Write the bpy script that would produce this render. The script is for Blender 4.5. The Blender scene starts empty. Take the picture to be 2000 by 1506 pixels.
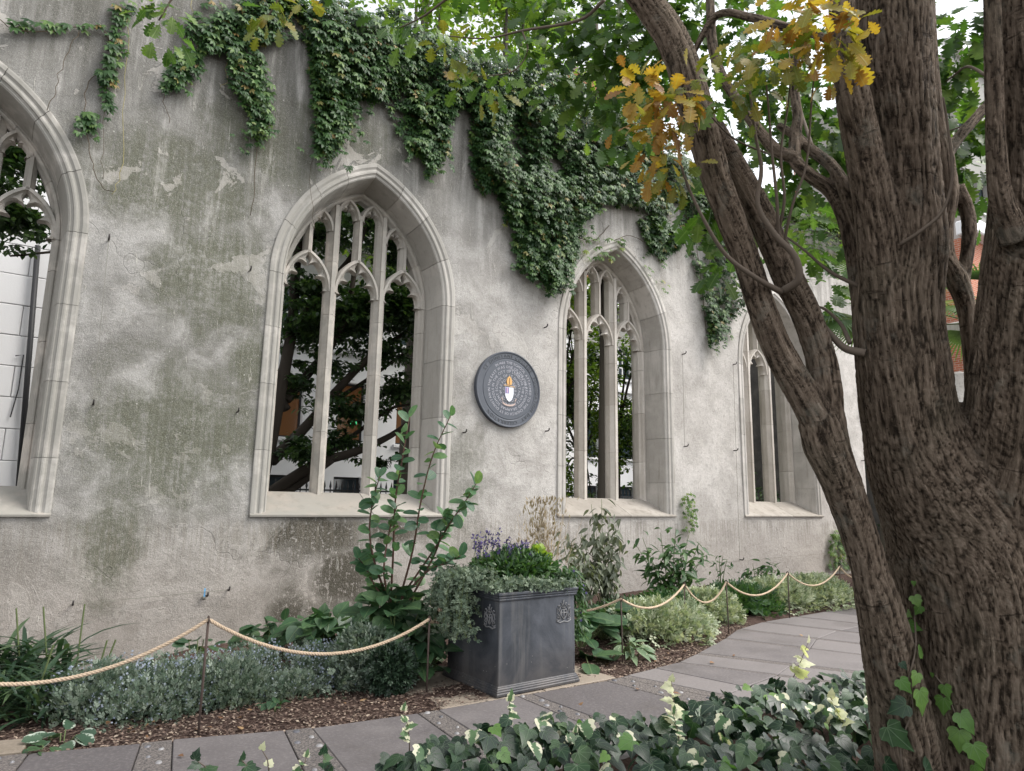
import bpy, bmesh, math, random
import numpy as np
from mathutils import Vector, Matrix, geometry

# ---------------------------------------------------------------- camera
SC = bpy.context.scene
COL = SC.collection
random.seed(7)
RNG = np.random.default_rng(11)
FPX, YAW, PITCH, ROLL = 1294.0, 0.5911, 0.1708, 0.0174
EYE = np.array([1.518, -9.204, 1.6])
FWD = np.array([math.sin(YAW)*math.cos(PITCH), math.cos(YAW)*math.cos(PITCH), math.sin(PITCH)])
_r = np.array([math.cos(YAW), -math.sin(YAW), 0.0]); _u = np.cross(_r, FWD)
RGT = math.cos(ROLL)*_r + math.sin(ROLL)*_u
UPV = -math.sin(ROLL)*_r + math.cos(ROLL)*_u
cam_data = bpy.data.cameras.new('camera')
cam_data.sensor_width = 36.0
cam_data.lens = FPX/2000.0*36.0
cam_data.clip_start = 0.05; cam_data.clip_end = 1500.0
cam = bpy.data.objects.new('camera', cam_data); COL.objects.link(cam)
cam.matrix_world = Matrix(((RGT[0], UPV[0], -FWD[0], EYE[0]), (RGT[1], UPV[1], -FWD[1], EYE[1]),
                           (RGT[2], UPV[2], -FWD[2], EYE[2]), (0, 0, 0, 1)))
SC.camera = cam

# ---------------------------------------------------------------- sky, sun, exposure
world = bpy.data.worlds.new('World'); SC.world = world; world.use_nodes = True
wn = world.node_tree
for n_ in list(wn.nodes): wn.nodes.remove(n_)
SUN_EL, SUN_AZ = math.radians(50), math.radians(128)     # azimuth clockwise from +Y
sky = wn.nodes.new('ShaderNodeTexSky'); sky.sky_type = 'NISHITA'; sky.sun_disc = False
sky.sun_elevation = SUN_EL; sky.sun_rotation = SUN_AZ
sky.air_density = 1.0; sky.dust_density = 1.0; sky.ozone_density = 1.0
hsv = wn.nodes.new('ShaderNodeHueSaturation'); hsv.inputs['Saturation'].default_value = 0.15
bgn = wn.nodes.new('ShaderNodeBackground'); bgn.inputs['Strength'].default_value = 0.15
wo = wn.nodes.new('ShaderNodeOutputWorld')
wn.links.new(sky.outputs[0], hsv.inputs['Color']); wn.links.new(hsv.outputs[0], bgn.inputs['Color'])
wn.links.new(bgn.outputs[0], wo.inputs['Surface'])
sl = bpy.data.lights.new('sun', 'SUN'); sl.energy = 1.5; sl.angle = math.radians(35); sl.color = (1.0, 0.95, 0.88)
so = bpy.data.objects.new('sun', sl); COL.objects.link(so)
sdir = Vector((math.sin(SUN_AZ)*math.cos(SUN_EL), math.cos(SUN_AZ)*math.cos(SUN_EL), math.sin(SUN_EL)))
so.rotation_euler = sdir.to_track_quat('Z', 'Y').to_euler()
so.location = (0, -15, 20)
SC.view_settings.view_transform = 'Standard'; SC.view_settings.look = 'None'
SC.view_settings.exposure = 1.45; SC.view_settings.gamma = 1.0
SC.view_settings.use_curve_mapping = False
SC.render.engine = 'CYCLES'
SC.render.resolution_x = 1024; SC.render.resolution_y = 771
SC.cycles.max_bounces = 6; SC.cycles.transparent_max_bounces = 6

# ---------------------------------------------------------------- survey helpers (real positions in metres, wall frame)
def ray(x, y): return FWD + RGT*(x-1000)/FPX - UPV*(y-753)/FPX
def G(x, y, z=0.0): d = ray(x, y); return EYE + d*((z-EYE[2])/d[2])
def W(x, y, Y=0.0): d = ray(x, y); return EYE + d*((Y-EYE[1])/d[1])
def DP(x, y, D): return EYE + ray(x, y)*D

# ---------------------------------------------------------------- scene-graph helpers
WL = {}
def thing(name, label, cat, loc=(0, 0, 0), group=None):
    o = bpy.data.objects.new(name, None); COL.objects.link(o); o.empty_display_size = 0.2
    o.location = loc; WL[o] = Vector(loc); tag(o, label, cat, group); return o
def tag(o, label=None, cat=None, group=None, kind=None):
    if label: o['label'] = label
    if cat: o['category'] = cat
    if group: o['group'] = group
    if kind: o['kind'] = kind
    return o
def obj(name, me, m=None, parent=None, loc=None, rot=None, kind=None):
    """mesh in world coordinates (or in local ones when loc is given)"""
    o = bpy.data.objects.new(name, me); COL.objects.link(o)
    if m is not None and not me.materials: me.materials.append(m)
    wl = Vector(loc) if loc is not None else Vector((0, 0, 0))
    if parent is not None:
        o.parent = parent; o.location = wl - WL[parent]
    else: o.location = wl
    if rot is not None: o.rotation_euler = rot
    WL[o] = wl
    if kind: o['kind'] = kind
    return o
def place(name, me, mat4, parent):
    o = bpy.data.objects.new(name, me); COL.objects.link(o); o.parent = parent
    o.matrix_local = Matrix.Translation(-WL[parent]) @ mat4
    return o
def mesh_arrays(name, V, loops, totals, smooth=True):
    me = bpy.data.meshes.new(name)
    V = np.asarray(V, np.float32); loops = np.asarray(loops, np.int32); totals = np.asarray(totals, np.int32)
    me.vertices.add(len(V)); me.vertices.foreach_set('co', V.ravel())
    me.loops.add(len(loops)); me.loops.foreach_set('vertex_index', loops)
    me.polygons.add(len(totals))
    me.polygons.foreach_set('loop_start', np.concatenate(([0], np.cumsum(totals)[:-1])).astype(np.int32))
    if smooth: me.polygons.foreach_set('use_smooth', np.ones(len(totals), bool))
    me.update(calc_edges=True)
    return me
class MB:
    """collects faces"""
    def __init__(s): s.v = []; s.f = []
    def add(s, vs, fs):
        b = len(s.v); s.v += [tuple(v) for v in vs]; s.f += [tuple(b+i for i in f) for f in fs]; return s
    def box(s, x0, x1, y0, y1, z0, z1):
        vs = [(x0,y0,z0),(x1,y0,z0),(x1,y1,z0),(x0,y1,z0),(x0,y0,z1),(x1,y0,z1),(x1,y1,z1),(x0,y1,z1)]
        return s.add(vs, [(0,3,2,1),(4,5,6,7),(0,1,5,4),(1,2,6,5),(2,3,7,6),(3,0,4,7)])
    def tube(s, pts, rad, n=6, cap=True):
        pts = [Vector(p) for p in pts]
        if not hasattr(rad, '__len__'): rad = [rad]*len(pts)
        ring = []; ref = None
        for i, p in enumerate(pts):
            t = (pts[min(i+1, len(pts)-1)] - pts[max(i-1, 0)])
            t = t.normalized() if t.length > 1e-9 else Vector((0, 0, 1))
            if ref is None: ref = t.orthogonal().normalized()
            e1 = (ref - t*ref.dot(t)); e1 = e1.normalized() if e1.length > 1e-6 else t.orthogonal().normalized()
            ref = e1; e2 = t.cross(e1)
            ring.append([p + (e1*math.cos(a) + e2*math.sin(a))*rad[i] for a in [2*math.pi*k/n for k in range(n)]])
        vs = [v for r_ in ring for v in r_]; fs = []
        for i in range(len(pts)-1):
            for k in range(n):
                a = i*n+k; b = i*n+(k+1) % n
                fs.append((a, b, b+n, a+n))
        if cap: fs += [tuple(range(n-1, -1, -1)), tuple(range((len(pts)-1)*n, len(pts)*n))]
        return s.add(vs, fs)
    def prism(s, poly, z0, z1):
        n = len(poly)
        vs = [(p[0], p[1], z0) for p in poly] + [(p[0], p[1], z1) for p in poly]
        return s.add(vs, [tuple(range(n-1, -1, -1)), tuple(range(n, 2*n))] + [(i, (i+1) % n, n+(i+1) % n, n+i) for i in range(n)])
    def mesh(s, name, smooth=False, bevel=0.0, seg=1):
        me = bpy.data.meshes.new(name); me.from_pydata([tuple(v) for v in s.v], [], s.f)
        bm = bmesh.new(); bm.from_mesh(me); bmesh.ops.recalc_face_normals(bm, faces=bm.faces)
        if bevel > 0:
            bmesh.ops.bevel(bm, geom=[e for e in bm.edges if e.is_manifold and e.calc_face_angle(0) > 0.6], offset=bevel, segments=seg, affect='EDGES', profile=0.5)
        bm.to_mesh(me); bm.free()
        if smooth: me.polygons.foreach_set('use_smooth', [True]*len(me.polygons))
        me.update(); return me
def smooth_path(pts, rads, sub=5):
    """Catmull-Rom"""
    P = [np.array(p, float) for p in pts]; out = []; ro = []
    P = [2*P[0]-P[1]] + P + [2*P[-1]-P[-2]]; R = [rads[0]] + list(rads) + [rads[-1]]
    for i in range(1, len(P)-2):
        for k in range(sub):
            t = k/sub; a, b, c, d = P[i-1], P[i], P[i+1], P[i+2]
            out.append(.5*((2*b)+(-a+c)*t+(2*a-5*b+4*c-d)*t*t+(-a+3*b-3*c+d)*t**3)); ro.append(R[i]*(1-t)+R[i+1]*t)
    out.append(P[-2]); ro.append(R[-2])
    return out, ro

# ---------------------------------------------------------------- numpy noise
def _h(ix, iy, iz, s):
    n = (ix*374761393 + iy*668265263 + iz*2147483647 + s*974634777) & 0xffffffff
    n = ((n ^ (n >> 13))*1274126177) & 0xffffffff
    return ((n ^ (n >> 16)) & 0xffff)/65535.0
def vnoise(P, s=0):
    P = np.asarray(P, float); I = np.floor(P).astype(np.int64); f = P-I; f = f*f*(3-2*f); r = 0
    for dx in (0, 1):
        for dy in (0, 1):
            for dz in (0, 1):
                w = (f[..., 0] if dx else 1-f[..., 0])*(f[..., 1] if dy else 1-f[..., 1])*(f[..., 2] if dz else 1-f[..., 2])
                r = r + w*_h(I[..., 0]+dx, I[..., 1]+dy, I[..., 2]+dz, s)
    return r
def pnoise(P, s=0):
    P = np.asarray(P, float); I = np.floor(P).astype(np.int64); f = P-I; w3 = f*f*f*(f*(f*6-15)+10); r = 0
    for dx in (0, 1):
        for dy in (0, 1):
            for dz in (0, 1):
                ix, iy, iz = I[:, 0]+dx, I[:, 1]+dy, I[:, 2]+dz
                th = 6.2832*_h(ix, iy, iz, s); cz = 2*_h(ix, iy, iz, s+57)-1; sz = np.sqrt(1-cz*cz)
                g = np.cos(th)*sz*(f[:, 0]-dx) + np.sin(th)*sz*(f[:, 1]-dy) + cz*(f[:, 2]-dz)
                w = (w3[:, 0] if dx else 1-w3[:, 0])*(w3[:, 1] if dy else 1-w3[:, 1])*(w3[:, 2] if dz else 1-w3[:, 2])
                r = r + w*g
    return r
def fbm(P, s=0, o=4):
    P = np.asarray(P, float); a = 1.0; r = 0; t = 0
    for k in range(o): r = r + a*vnoise(P*2**k, s+k); t += a; a *= .5
    return r/t

# ---------------------------------------------------------------- shader helpers
class S:
    def __init__(s, nt, k): s.nt = nt; s.k = k
    def _m(s, op, o=None, c=None, swap=False):
        n = s.nt.nodes.new('ShaderNodeMath'); n.operation = op
        ins = [s, o, c] if not swap else [o, s, c]
        for i, v in enumerate(ins):
            if v is None: continue
            if isinstance(v, S): s.nt.links.new(v.k, n.inputs[i])
            else: n.inputs[i].default_value = v
        return S(s.nt, n.outputs[0])
    def __add__(s, o): return s._m('ADD', o)
    __radd__ = __add__
    def __sub__(s, o): return s._m('SUBTRACT', o)
    def __rsub__(s, o): return s._m('SUBTRACT', o, swap=True)
    def __mul__(s, o): return s._m('MULTIPLY', o)
    __rmul__ = __mul__
    def __truediv__(s, o): return s._m('DIVIDE', o)
    def abs(s): return s._m('ABSOLUTE')
    def pow(s, o): return s._m('POWER', o)
    def max(s, o): return s._m('MAXIMUM', o)
    def min(s, o): return s._m('MINIMUM', o)
    def ss(s, a, b):
        n = s.nt.nodes.new('ShaderNodeMapRange'); n.interpolation_type = 'SMOOTHSTEP'
        s.nt.links.new(s.k, n.inputs[0]); n.inputs[1].default_value = a; n.inputs[2].default_value = b
        return S(s.nt, n.outputs[0])
class M:
    def __init__(s, name, rough=0.8, spec=0.3):
        s.m = bpy.data.materials.new(name); s.m.use_nodes = True; s.nt = s.m.node_tree
        s.b = s.nt.nodes['Principled BSDF']; s.out = s.nt.nodes['Material Output']
        s.b.inputs['Roughness'].default_value = rough; s.b.inputs['Specular IOR Level'].default_value = spec
    def n(s, t, **kw):
        n = s.nt.nodes.new(t)
        for k, v in kw.items(): setattr(n, k, v)
        return n
    def val(s, sock, v):
        if isinstance(v, S): s.nt.links.new(v.k, sock)
        else: sock.default_value = v
    def pos(s): return S(s.nt, s.n('ShaderNodeNewGeometry').outputs['Position'])
    def objco(s): return S(s.nt, s.n('ShaderNodeTexCoord').outputs['Object'])
    def attr(s, name, out='Fac'): return S(s.nt, s.n('ShaderNodeAttribute', attribute_name=name).outputs[out])
    def xyz(s, v):
        n = s.n('ShaderNodeSeparateXYZ'); s.nt.links.new(v.k, n.inputs[0]); return [S(s.nt, o) for o in n.outputs]
    def comb(s, x, y, z):
        n = s.n('ShaderNodeCombineXYZ')
        for i, v in enumerate((x, y, z)): s.val(n.inputs[i], v)
        return S(s.nt, n.outputs[0])
    def scale(s, v, sc):
        n = s.n('ShaderNodeVectorMath', operation='MULTIPLY'); s.nt.links.new(v.k, n.inputs[0]); n.inputs[1].default_value = sc
        return S(s.nt, n.outputs[0])
    def noise(s, v, sc=1.0, det=4.0, rough=0.55, dist=0.0, out=0):
        n = s.n('ShaderNodeTexNoise'); s.nt.links.new(v.k, n.inputs['Vector'])
        n.inputs['Scale'].default_value = sc; n.inputs['Detail'].default_value = det
        n.inputs['Roughness'].default_value = rough; n.inputs['Distortion'].default_value = dist
        return S(s.nt, n.outputs[out])
    def voro(s, v, sc=1.0, feature='F1', rnd=1.0):
        n = s.n('ShaderNodeTexVoronoi', feature=feature); s.nt.links.new(v.k, n.inputs['Vector'])
        n.inputs['Scale'].default_value = sc; n.inputs['Randomness'].default_value = rnd
        return S(s.nt, n.outputs['Distance'])
    def rnd(s): return S(s.nt, s.n('ShaderNodeObjectInfo').outputs['Random'])
    def mix(s, f, a, b, mode='MIX'):
        n = s.n('ShaderNodeMix', data_type='RGBA', blend_type=mode); s.val(n.inputs[0], f)
        for i, v in ((6, a), (7, b)):
            if isinstance(v, S): s.nt.links.new(v.k, n.inputs[i])
            else: n.inputs[i].default_value = (*v, 1) if len(v) == 3 else v
        return S(s.nt, n.outputs[2])
    def ramp(s, f, stops):
        n = s.n('ShaderNodeValToRGB'); s.val(n.inputs[0], f); e = n.color_ramp.elements
        while len(e) < len(stops): e.new(0.5)
        for i, (p, c) in enumerate(stops): e[i].position = p; e[i].color = (*c, 1)
        return S(s.nt, n.outputs[0])
    def col(s, c):
        s.val(s.b.inputs['Base Color'], c if isinstance(c, S) else (*c, 1)); return s
    def rough(s, v): s.val(s.b.inputs['Roughness'], v); return s
    def bump(s, h, strength=0.5, dist=0.01):
        n = s.n('ShaderNodeBump'); n.inputs['Strength'].default_value = strength; n.inputs['Distance'].default_value = dist
        s.val(n.inputs['Height'], h); s.nt.links.new(n.outputs[0], s.b.inputs['Normal']); return s
    def translucent(s, c, f=0.3):
        t = s.n('ShaderNodeBsdfTranslucent'); s.val(t.inputs['Color'], c if isinstance(c, S) else (*c, 1))
        mx = s.n('ShaderNodeMixShader'); mx.inputs[0].default_value = f
        s.nt.links.new(s.b.outputs[0], mx.inputs[1]); s.nt.links.new(t.outputs[0], mx.inputs[2])
        s.nt.links.new(mx.outputs[0], s.out.inputs['Surface']); return s
    def emit(s, c, st): s.b.inputs['Emission Color'].default_value = (*c, 1); s.b.inputs['Emission Strength'].default_value = st; return s

def leaf_mat(name, stops, rough=0.45, trans=0.3, spec=0.5, vein=None, objrnd=False, tint=1.6, edge=None):
    m = M(name, rough, spec)
    r = m.rnd() if objrnd else m.attr('rnd')
    c = m.ramp(r, stops)
    uvn = m.n('ShaderNodeUVMap'); uvn.uv_map = 'leaf'
    x, y, _z = m.xyz(S(m.nt, uvn.outputs[0]))
    p = m.pos()
    c = m.mix(m.noise(p, 25.0, 2).ss(.35, .7)*0.35, c, [q*0.6 for q in stops[0][1]])
    ax = (x-0.5).abs()
    if vein == 'pinnate':
        mid = 1.0 - ax.ss(0.0, 0.035)
        side = (((y*9.0 - ax*7.0)._m('FRACT') - 0.5).abs()).ss(0.42, 0.5)*0.5
        c = m.mix(mid.max(side)*0.4, c, m.mix(0.5, c, (0.32, 0.42, 0.16)))
        m.bump(mid.max(side), 0.4, 0.004)
    elif vein == 'palmate':
        a = ax._m('ARCTAN2', y+0.001)
        d = ((a*(5.0/3.1416) + 0.5)._m('FRACT') - 0.5).abs()*((x-0.5)*(x-0.5)+y*y)._m('SQRT')
        vv = 1.0 - d.ss(0.008, 0.03)
        c = m.mix(vv*0.4, c, m.mix(0.5, c, (0.3, 0.42, 0.25)))
        m.bump(vv, 0.5, 0.004)
    if edge is not None:
        e = m.noise(p, 60.0, 2)
        c = m.mix((ax*2.0 + (e-0.5)*0.9).ss(edge[1], edge[1]+0.12), c, edge[0])
    m.col(c)
    t = m.mix(1.0, c, (tint, tint*1.05, tint*0.55), 'MULTIPLY')
    m.translucent(t, trans)
    return m.m

# ---------------------------------------------------------------- leaf templates: verts, faces, uv
def ribbon(ws, fold=0.25, droop=0.15, L=1.0, wave=0.0, ys=None):
    n = len(ws); V = []; F = []
    for i, w in enumerate(ws):
        y = (ys[i] if ys else i/(n-1))*L
        z = -droop*y*y
        if w < 1e-4: V.append((0, y, z)); continue
        wv = wave*(1 if i % 2 else -1)
        V += [(-w, y, z+fold*w+wv), (0, y, z), (w, y, z+fold*w-wv)]
    idx = []; k = 0
    for w in ws:
        if w < 1e-4: idx.append((k,)); k += 1
        else: idx.append((k, k+1, k+2)); k += 3
    for a, b in zip(idx, idx[1:]):
        if len(a) == 3 and len(b) == 3: F += [(a[0], a[1], b[1], b[0]), (a[1], a[2], b[2], b[1])]
        elif len(a) == 1 and len(b) == 3: F += [(a[0], b[1], b[0]), (a[0], b[2], b[1])]
        elif len(a) == 3: F += [(a[0], a[1], b[0]), (a[1], a[2], b[0])]
    return V, F
def tmerge(parts):
    V = []; F = []
    for v, f in parts:
        b = len(V); V += v; F += [tuple(i+b for i in q) for q in f]
    return V, F
def trot(t, a, s=1.0, off=(0, 0, 0), tilt=0.0):
    V, F = t; c, sn = math.cos(a), math.sin(a); o = []
    for x, y, z in V:
        x, y, z = x*s, y*s, z*s; z = z + tilt*y
        o.append((c*x-sn*y+off[0], sn*x+c*y+off[1], z+off[2]))
    return o, F
def polar_leaf(pts, cup=0.1, droop=0.12):
    """outline points (x>=0 side, base to tip) mirrored, fan from a midrib"""
    R = list(pts); Lft = [(-x, y) for x, y in pts[1:-1]]
    n = len(R); V = []; F = []
    def z(x, y): return cup*abs(x) - droop*(y*y + .6*x*x)
    mid = [(0, pts[0][1] + (pts[-1][1]-pts[0][1])*t) for t in (0, .25, .5, .75, 1)]
    V = [(x, y, z(x, y)) for x, y in mid]
    V += [(x, y, z(x, y)) for x, y in R[1:-1]]; V += [(x, y, z(x, y)) for x, y in Lft]
    k = n-2
    def near(y): return min(range(5), key=lambda i: abs(mid[i][1]-y))
    for side in (0, 1):
        b = 5 + side*k; prev = 0
        for i in range(k):
            m_ = near(R[i+1][1]); 
            if m_ < prev: m_ = prev
            if i > 0:
                f = (prev, b+i-1, b+i); F.append(f if side == 0 else f[::-1])
            if m_ > prev:
                for q in range(prev, m_):
                    f = (q, b+i, q+1); F.append(f if side == 0 else f[::-1])
            elif i == 0: pass
            prev = m_
        for q in range(prev, 4):
            f = (q, b+k-1, q+1); F.append(f if side == 0 else f[::-1])
    return V, F
T_OVAL = ribbon([0, .2, .31, .33, .24, 0], .22, .12, ys=[0, .12, .35, .6, .85, 1])
T_LANCE = ribbon([0, .15, .17, .1, 0], .3, .25)
T_STRAP = ribbon([.03, .045, .045, .035, 0], .3, .55)
T_SMALL = ribbon([0, .24, .2, 0], .25, .12)
T_OAK = ribbon([.012, .03, .13, .15, .07, .2, .25, .24, .12, .29, .34, .32, .16, .3, .31, .15, .2, .15, 0], .14, .22, wave=.01, ys=[0, .1, .17, .22, .26, .32, .37, .42, .46, .53, .58, .63, .68, .75, .8, .85, .91, .96, 1])
T_HEART = ribbon([.2, .42, .48, .4, .22, 0], .15, .22, ys=[-.1, .08, .3, .55, .8, 1])
T_IVY = polar_leaf([(0, .02), (.1, -.08), (.26, -.1), (.42, 0), (.5, .16), (.38, .3), (.42, .5), (.26, .58), (.14, .78), (0, 1.02)], .10, .16)
T_IVY2 = polar_leaf([(0, .02), (.12, -.1), (.32, -.08), (.44, .08), (.44, .28), (.36, .5), (.22, .74), (.1, .92), (0, 1.05)], .16, .2)
_lf = ribbon([0, .16, .19, 0], .25, .3, ys=[0, .35, .65, 1])
T_CREEP = tmerge([trot(_lf, a, s) for a, s in ((0, 1), (.75, .9), (-.75, .9), (1.5, .68), (-1.5, .68))])
T_SPRIG = tmerge([trot(T_SMALL, a, s, (0, y, 0)) for a, s, y in ((0, .5, .55), (.9, .5, .1), (-.9, .5, .1), (1.0, .48, .35), (-1.0, .48, .35))])
T_PALM = tmerge([trot(ribbon([.012, .03, .02, 0], .5, .12 + .1*abs(k)/11), k*0.135, 1.0-.012*abs(k)) for k in range(-11, 12)])
T_TREE = ribbon([0, .26, .24, 0], .2, .15)
T_PETAL = tmerge([trot(ribbon([0, .3, 0], .2, .1), k*1.257, .55) for k in range(5)])

def norm(a): return a/np.maximum(np.linalg.norm(a, axis=-1, keepdims=True), 1e-9)
def leaf_frames(D, N):
    Y = norm(D); X = norm(np.cross(Y, N)); Z = np.cross(X, Y); return X, Y, Z
def leaf_mesh(name, tmpl, P, D, N, size, rnd=None):
    V, F = tmpl; V = np.array(V, float); nv = len(V); n = len(P)
    X, Y, Z = leaf_frames(np.asarray(D, float), np.asarray(N, float)); size = np.broadcast_to(np.asarray(size, float), (n,))
    A = (X[:, None, :]*V[None, :, 0, None] + Y[:, None, :]*V[None, :, 1, None] + Z[:, None, :]*V[None, :, 2, None])*size[:, None, None] + np.asarray(P)[:, None, :]
    loops = np.concatenate([np.array(f) for f in F]); tot = np.array([len(f) for f in F])
    L = (loops[None, :] + (np.arange(n)*nv)[:, None]).ravel(); T = np.tile(tot, n)
    me = mesh_arrays(name, A.reshape(-1, 3), L, T)
    if rnd is None: rnd = RNG.random(n)
    at = me.attributes.new('rnd', 'FLOAT', 'POINT'); at.data.foreach_set('value', np.repeat(rnd, nv).astype(np.float32))
    uv = me.uv_layers.new(name='leaf'); base = np.stack([V[:, 0]+.5, V[:, 1]], 1)[loops]
    uv.data.foreach_set('uv', np.tile(base, (n, 1)).astype(np.float32).ravel())
    return me
_single = {}
def single(tname, tmpl, m):
    k = (tname, m.name)
    if k not in _single:
        me = leaf_mesh(tname, tmpl, np.zeros((1, 3)), np.array([[0, 1., 0]]), np.array([[0, 0, 1.]]), 1.0, np.array([.5])); me.materials.append(m); _single[k] = me
    return _single[k]
def leaf_objs(name, tname, tmpl, m, P, D, N, size, parent):
    me = single(tname, tmpl, m); X, Y, Z = leaf_frames(np.asarray(D, float), np.asarray(N, float))
    size = np.broadcast_to(np.asarray(size, float), (len(P),))
    for i in range(len(P)):
        s = size[i]
        place(name, me, Matrix(((X[i][0]*s, Y[i][0]*s, Z[i][0]*s, P[i][0]), (X[i][1]*s, Y[i][1]*s, Z[i][1]*s, P[i][1]), (X[i][2]*s, Y[i][2]*s, Z[i][2]*s, P[i][2]), (0, 0, 0, 1))), parent)
def rdir(n): return norm(RNG.normal(size=(n, 3)))
# ================================================================ SETTING MATERIALS
def mat_soil():
    m = M('soil', .95, .1); p = m.pos()
    a = m.noise(p, 9, 6, .7); b = m.noise(p, 60, 4, .7)
    c = m.ramp(a*.5+b*.5, [(.3, (.028, .018, .015)), (.5, (.07, .046, .038)), (.68, (.15, .105, .085))])
    m.col(c).bump(b+a, .9, .02); return m.m
def mat_slab(name, ca, cb, warm=0.0):
    m = M(name, .75, .35); p = m.pos(); r = m.rnd()
    a = m.noise(p, 3.0, 6, .6, .4); b = m.noise(p, 40, 4, .65)
    st = m.noise(m.scale(p, (4, 30, 10)), 2, 3, .6)
    c = m.mix((a*.5+r*.5).ss(.2, .75), ca, cb)
    c = m.mix(b.ss(.45, .8)*.5, c, [q*1.5 for q in cb]); c = m.mix(m.noise(p, 1.1, 5, .65).ss(.5, .7)*.45, c, (.085, .075, .07)); c = m.mix(st.ss(.55, .75)*.25, c, (.2, .17, .14))
    sp = m.voro(p, 55); c = m.mix((1-sp.ss(.06, .16))*.35, c, (.34, .31, .27))
    m.col(c).rough((a*.35+.5)); m.bump(b*.6+a, .45, .012); return m.m
def mat_rubble():
    m = M('rubble_concrete', .9, .2); p = m.pos()
    b = m.noise(p, 70, 4, .7); v = m.voro(p, 38)
    c = m.mix(b.ss(.35, .65), (.085, .078, .078), (.21, .185, .17)); c = m.mix(v.ss(.0, .35), (.28, .25, .22), c)
    m.col(c).bump(v*.7+b, .8, .012); return m.m
def mat_wall():
    m = M('weathered_render', .92, .15); p = m.pos(); x, y, z = m.xyz(p)
    big = m.noise(p, .55, 5, .6, .3); mid = m.noise(p, 1.9, 6, .62, .4); fine = m.noise(p, 14, 6, .7); grit = m.noise(p, 90, 3, .7)
    strk = m.noise(m.scale(p, (5.5, 5.5, .45)), 1.0, 5, .65); strf = m.noise(m.scale(p, (26, 26, 1.1)), 1.0, 4, .65)
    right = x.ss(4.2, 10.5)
    base = m.mix(right, (.175, .17, .158), (.4, .375, .35))  # darker left end: staining plus the tree canopy's shade, painted into the base
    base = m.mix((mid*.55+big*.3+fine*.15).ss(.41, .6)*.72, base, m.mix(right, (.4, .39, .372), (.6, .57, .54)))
    # warm lower band
    low = (1-z.ss(.1, 1.9))*(mid*.7+.35)
    base = m.mix(low*.7, base, (.3, .255, .215))
    def blob(x0, z0, rx, rz):
        d = (((x-x0)/rx)*((x-x0)/rx) + ((z-z0)/rz)*((z-z0)/rz))._m('SQRT') + (mid-.5)*1.5 + (big-.5)*.7
        return 1-d.ss(.35, 1.15)
    # grey-green algae on the first pier and round the second arch
    alg = blob(2.7, 2.3, 1.25, 1.1).max(blob(2.9, 4.5, 1.0, 1.0)).max(blob(2.3, 5.6, 1.4, .9)).max(blob(3.3, 6.6, 1.0, .8)).max(blob(2.1, 1.0, .5, .8)).max(blob(3.5, 3.4, .45, .5)).max(blob(6.6, 1.9, .8, 1.1)*.5).max(blob(4.6, 7.1, 1.2, .5))
    base = m.mix(alg*(strf*.4+fine*.6).ss(.28, .58)*.92, base, (.085, .09, .058))
    # dark run-off under the creepers, whiter lime bloom between
    runs = z.ss(5.0, 7.6)*(strk*.7+mid*.3).ss(.36, .6)*(1-right*.3)
    base = m.mix(runs*.85, base, (.085, .083, .07))
    base = m.mix(z.ss(3.0, 6.5)*(1-strk.ss(.3, .45))*.5, base, (.5, .48, .45))
    # black moss under the second sill
    ms = (blob(4.5, 1.02, 1.0, .45).max(blob(4.95, .5, .75, .6)).max(blob(4.35, .0, .5, .5)).max(blob(5.7, 1.1, .7, .25)))*(fine*.65+strf*.35).ss(.40, .47)
    base = m.mix(ms*.93, base, (.035, .03, .018))
    # darker smears below each sill
    ap = (1-z.ss(1.15, 1.36))*z.ss(.4, 1.2)
    base = m.mix(ap*strf.ss(.45, .62)*.45, base, (.16, .14, .11))
    # pale lime drips and lichen dots
    drip = (m.noise(m.scale(p, (16, 16, 2.5)), 1.0, 5, .7, .8)).ss(.62, .7)
    base = m.mix(drip*(1-right*.6)*.5, base, (.52, .5, .45))
    lic = m.voro(p, 7.0); base = m.mix((1-lic.ss(.04, .10))*fine.ss(.4, .6)*.6, base, (.55, .54, .5))
    base = m.mix(((grit-.5).abs()*1.1).min(.3), base, m.mix((grit-.5).ss(-.02, .02), (.09, .085, .075), (.75, .72, .67)))
    base = m.mix(fine.ss(.48, .7)*.4, base, (.15, .14, .12))
    pt_ = m.noise(p, 1.25, 7, .68, .6); peel = pt_.ss(.585, .60)*(1-pt_.ss(.70, .72))*(.35+z.ss(3, 7)*.65)
    base = m.mix(peel*.45, base, (.52, .49, .45)); pit = 1-m.voro(p, 21).ss(.05, .12); base = m.mix(pit*mid.ss(.45, .6)*.7, base, (.06, .055, .05))
    # hairline cracks and trowel arcs
    dv = m.n('ShaderNodeVectorMath', operation='ADD'); m.nt.links.new(p.k, dv.inputs[0])
    nz = m.n('ShaderNodeTexNoise'); m.nt.links.new(p.k, nz.inputs['Vector']); nz.inputs['Scale'].default_value = 2.0
    sc = m.scale(S(m.nt, nz.outputs['Color']), (.8, .8, .8)); m.nt.links.new(sc.k, dv.inputs[1])
    ck = m.voro(S(m.nt, dv.outputs[0]), .62, 'DISTANCE_TO_EDGE'); crack = (1-ck.ss(.001, .005))*big.ss(.5, .62)
    base = m.mix(crack*.25, base, (.07, .065, .06))
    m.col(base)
    m.bump(fine*.6 + mid*.75 + grit*.32 + peel*.3 - pit*.3 - crack*.2 + drip*.25, .75, .035); return m.m
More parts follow.
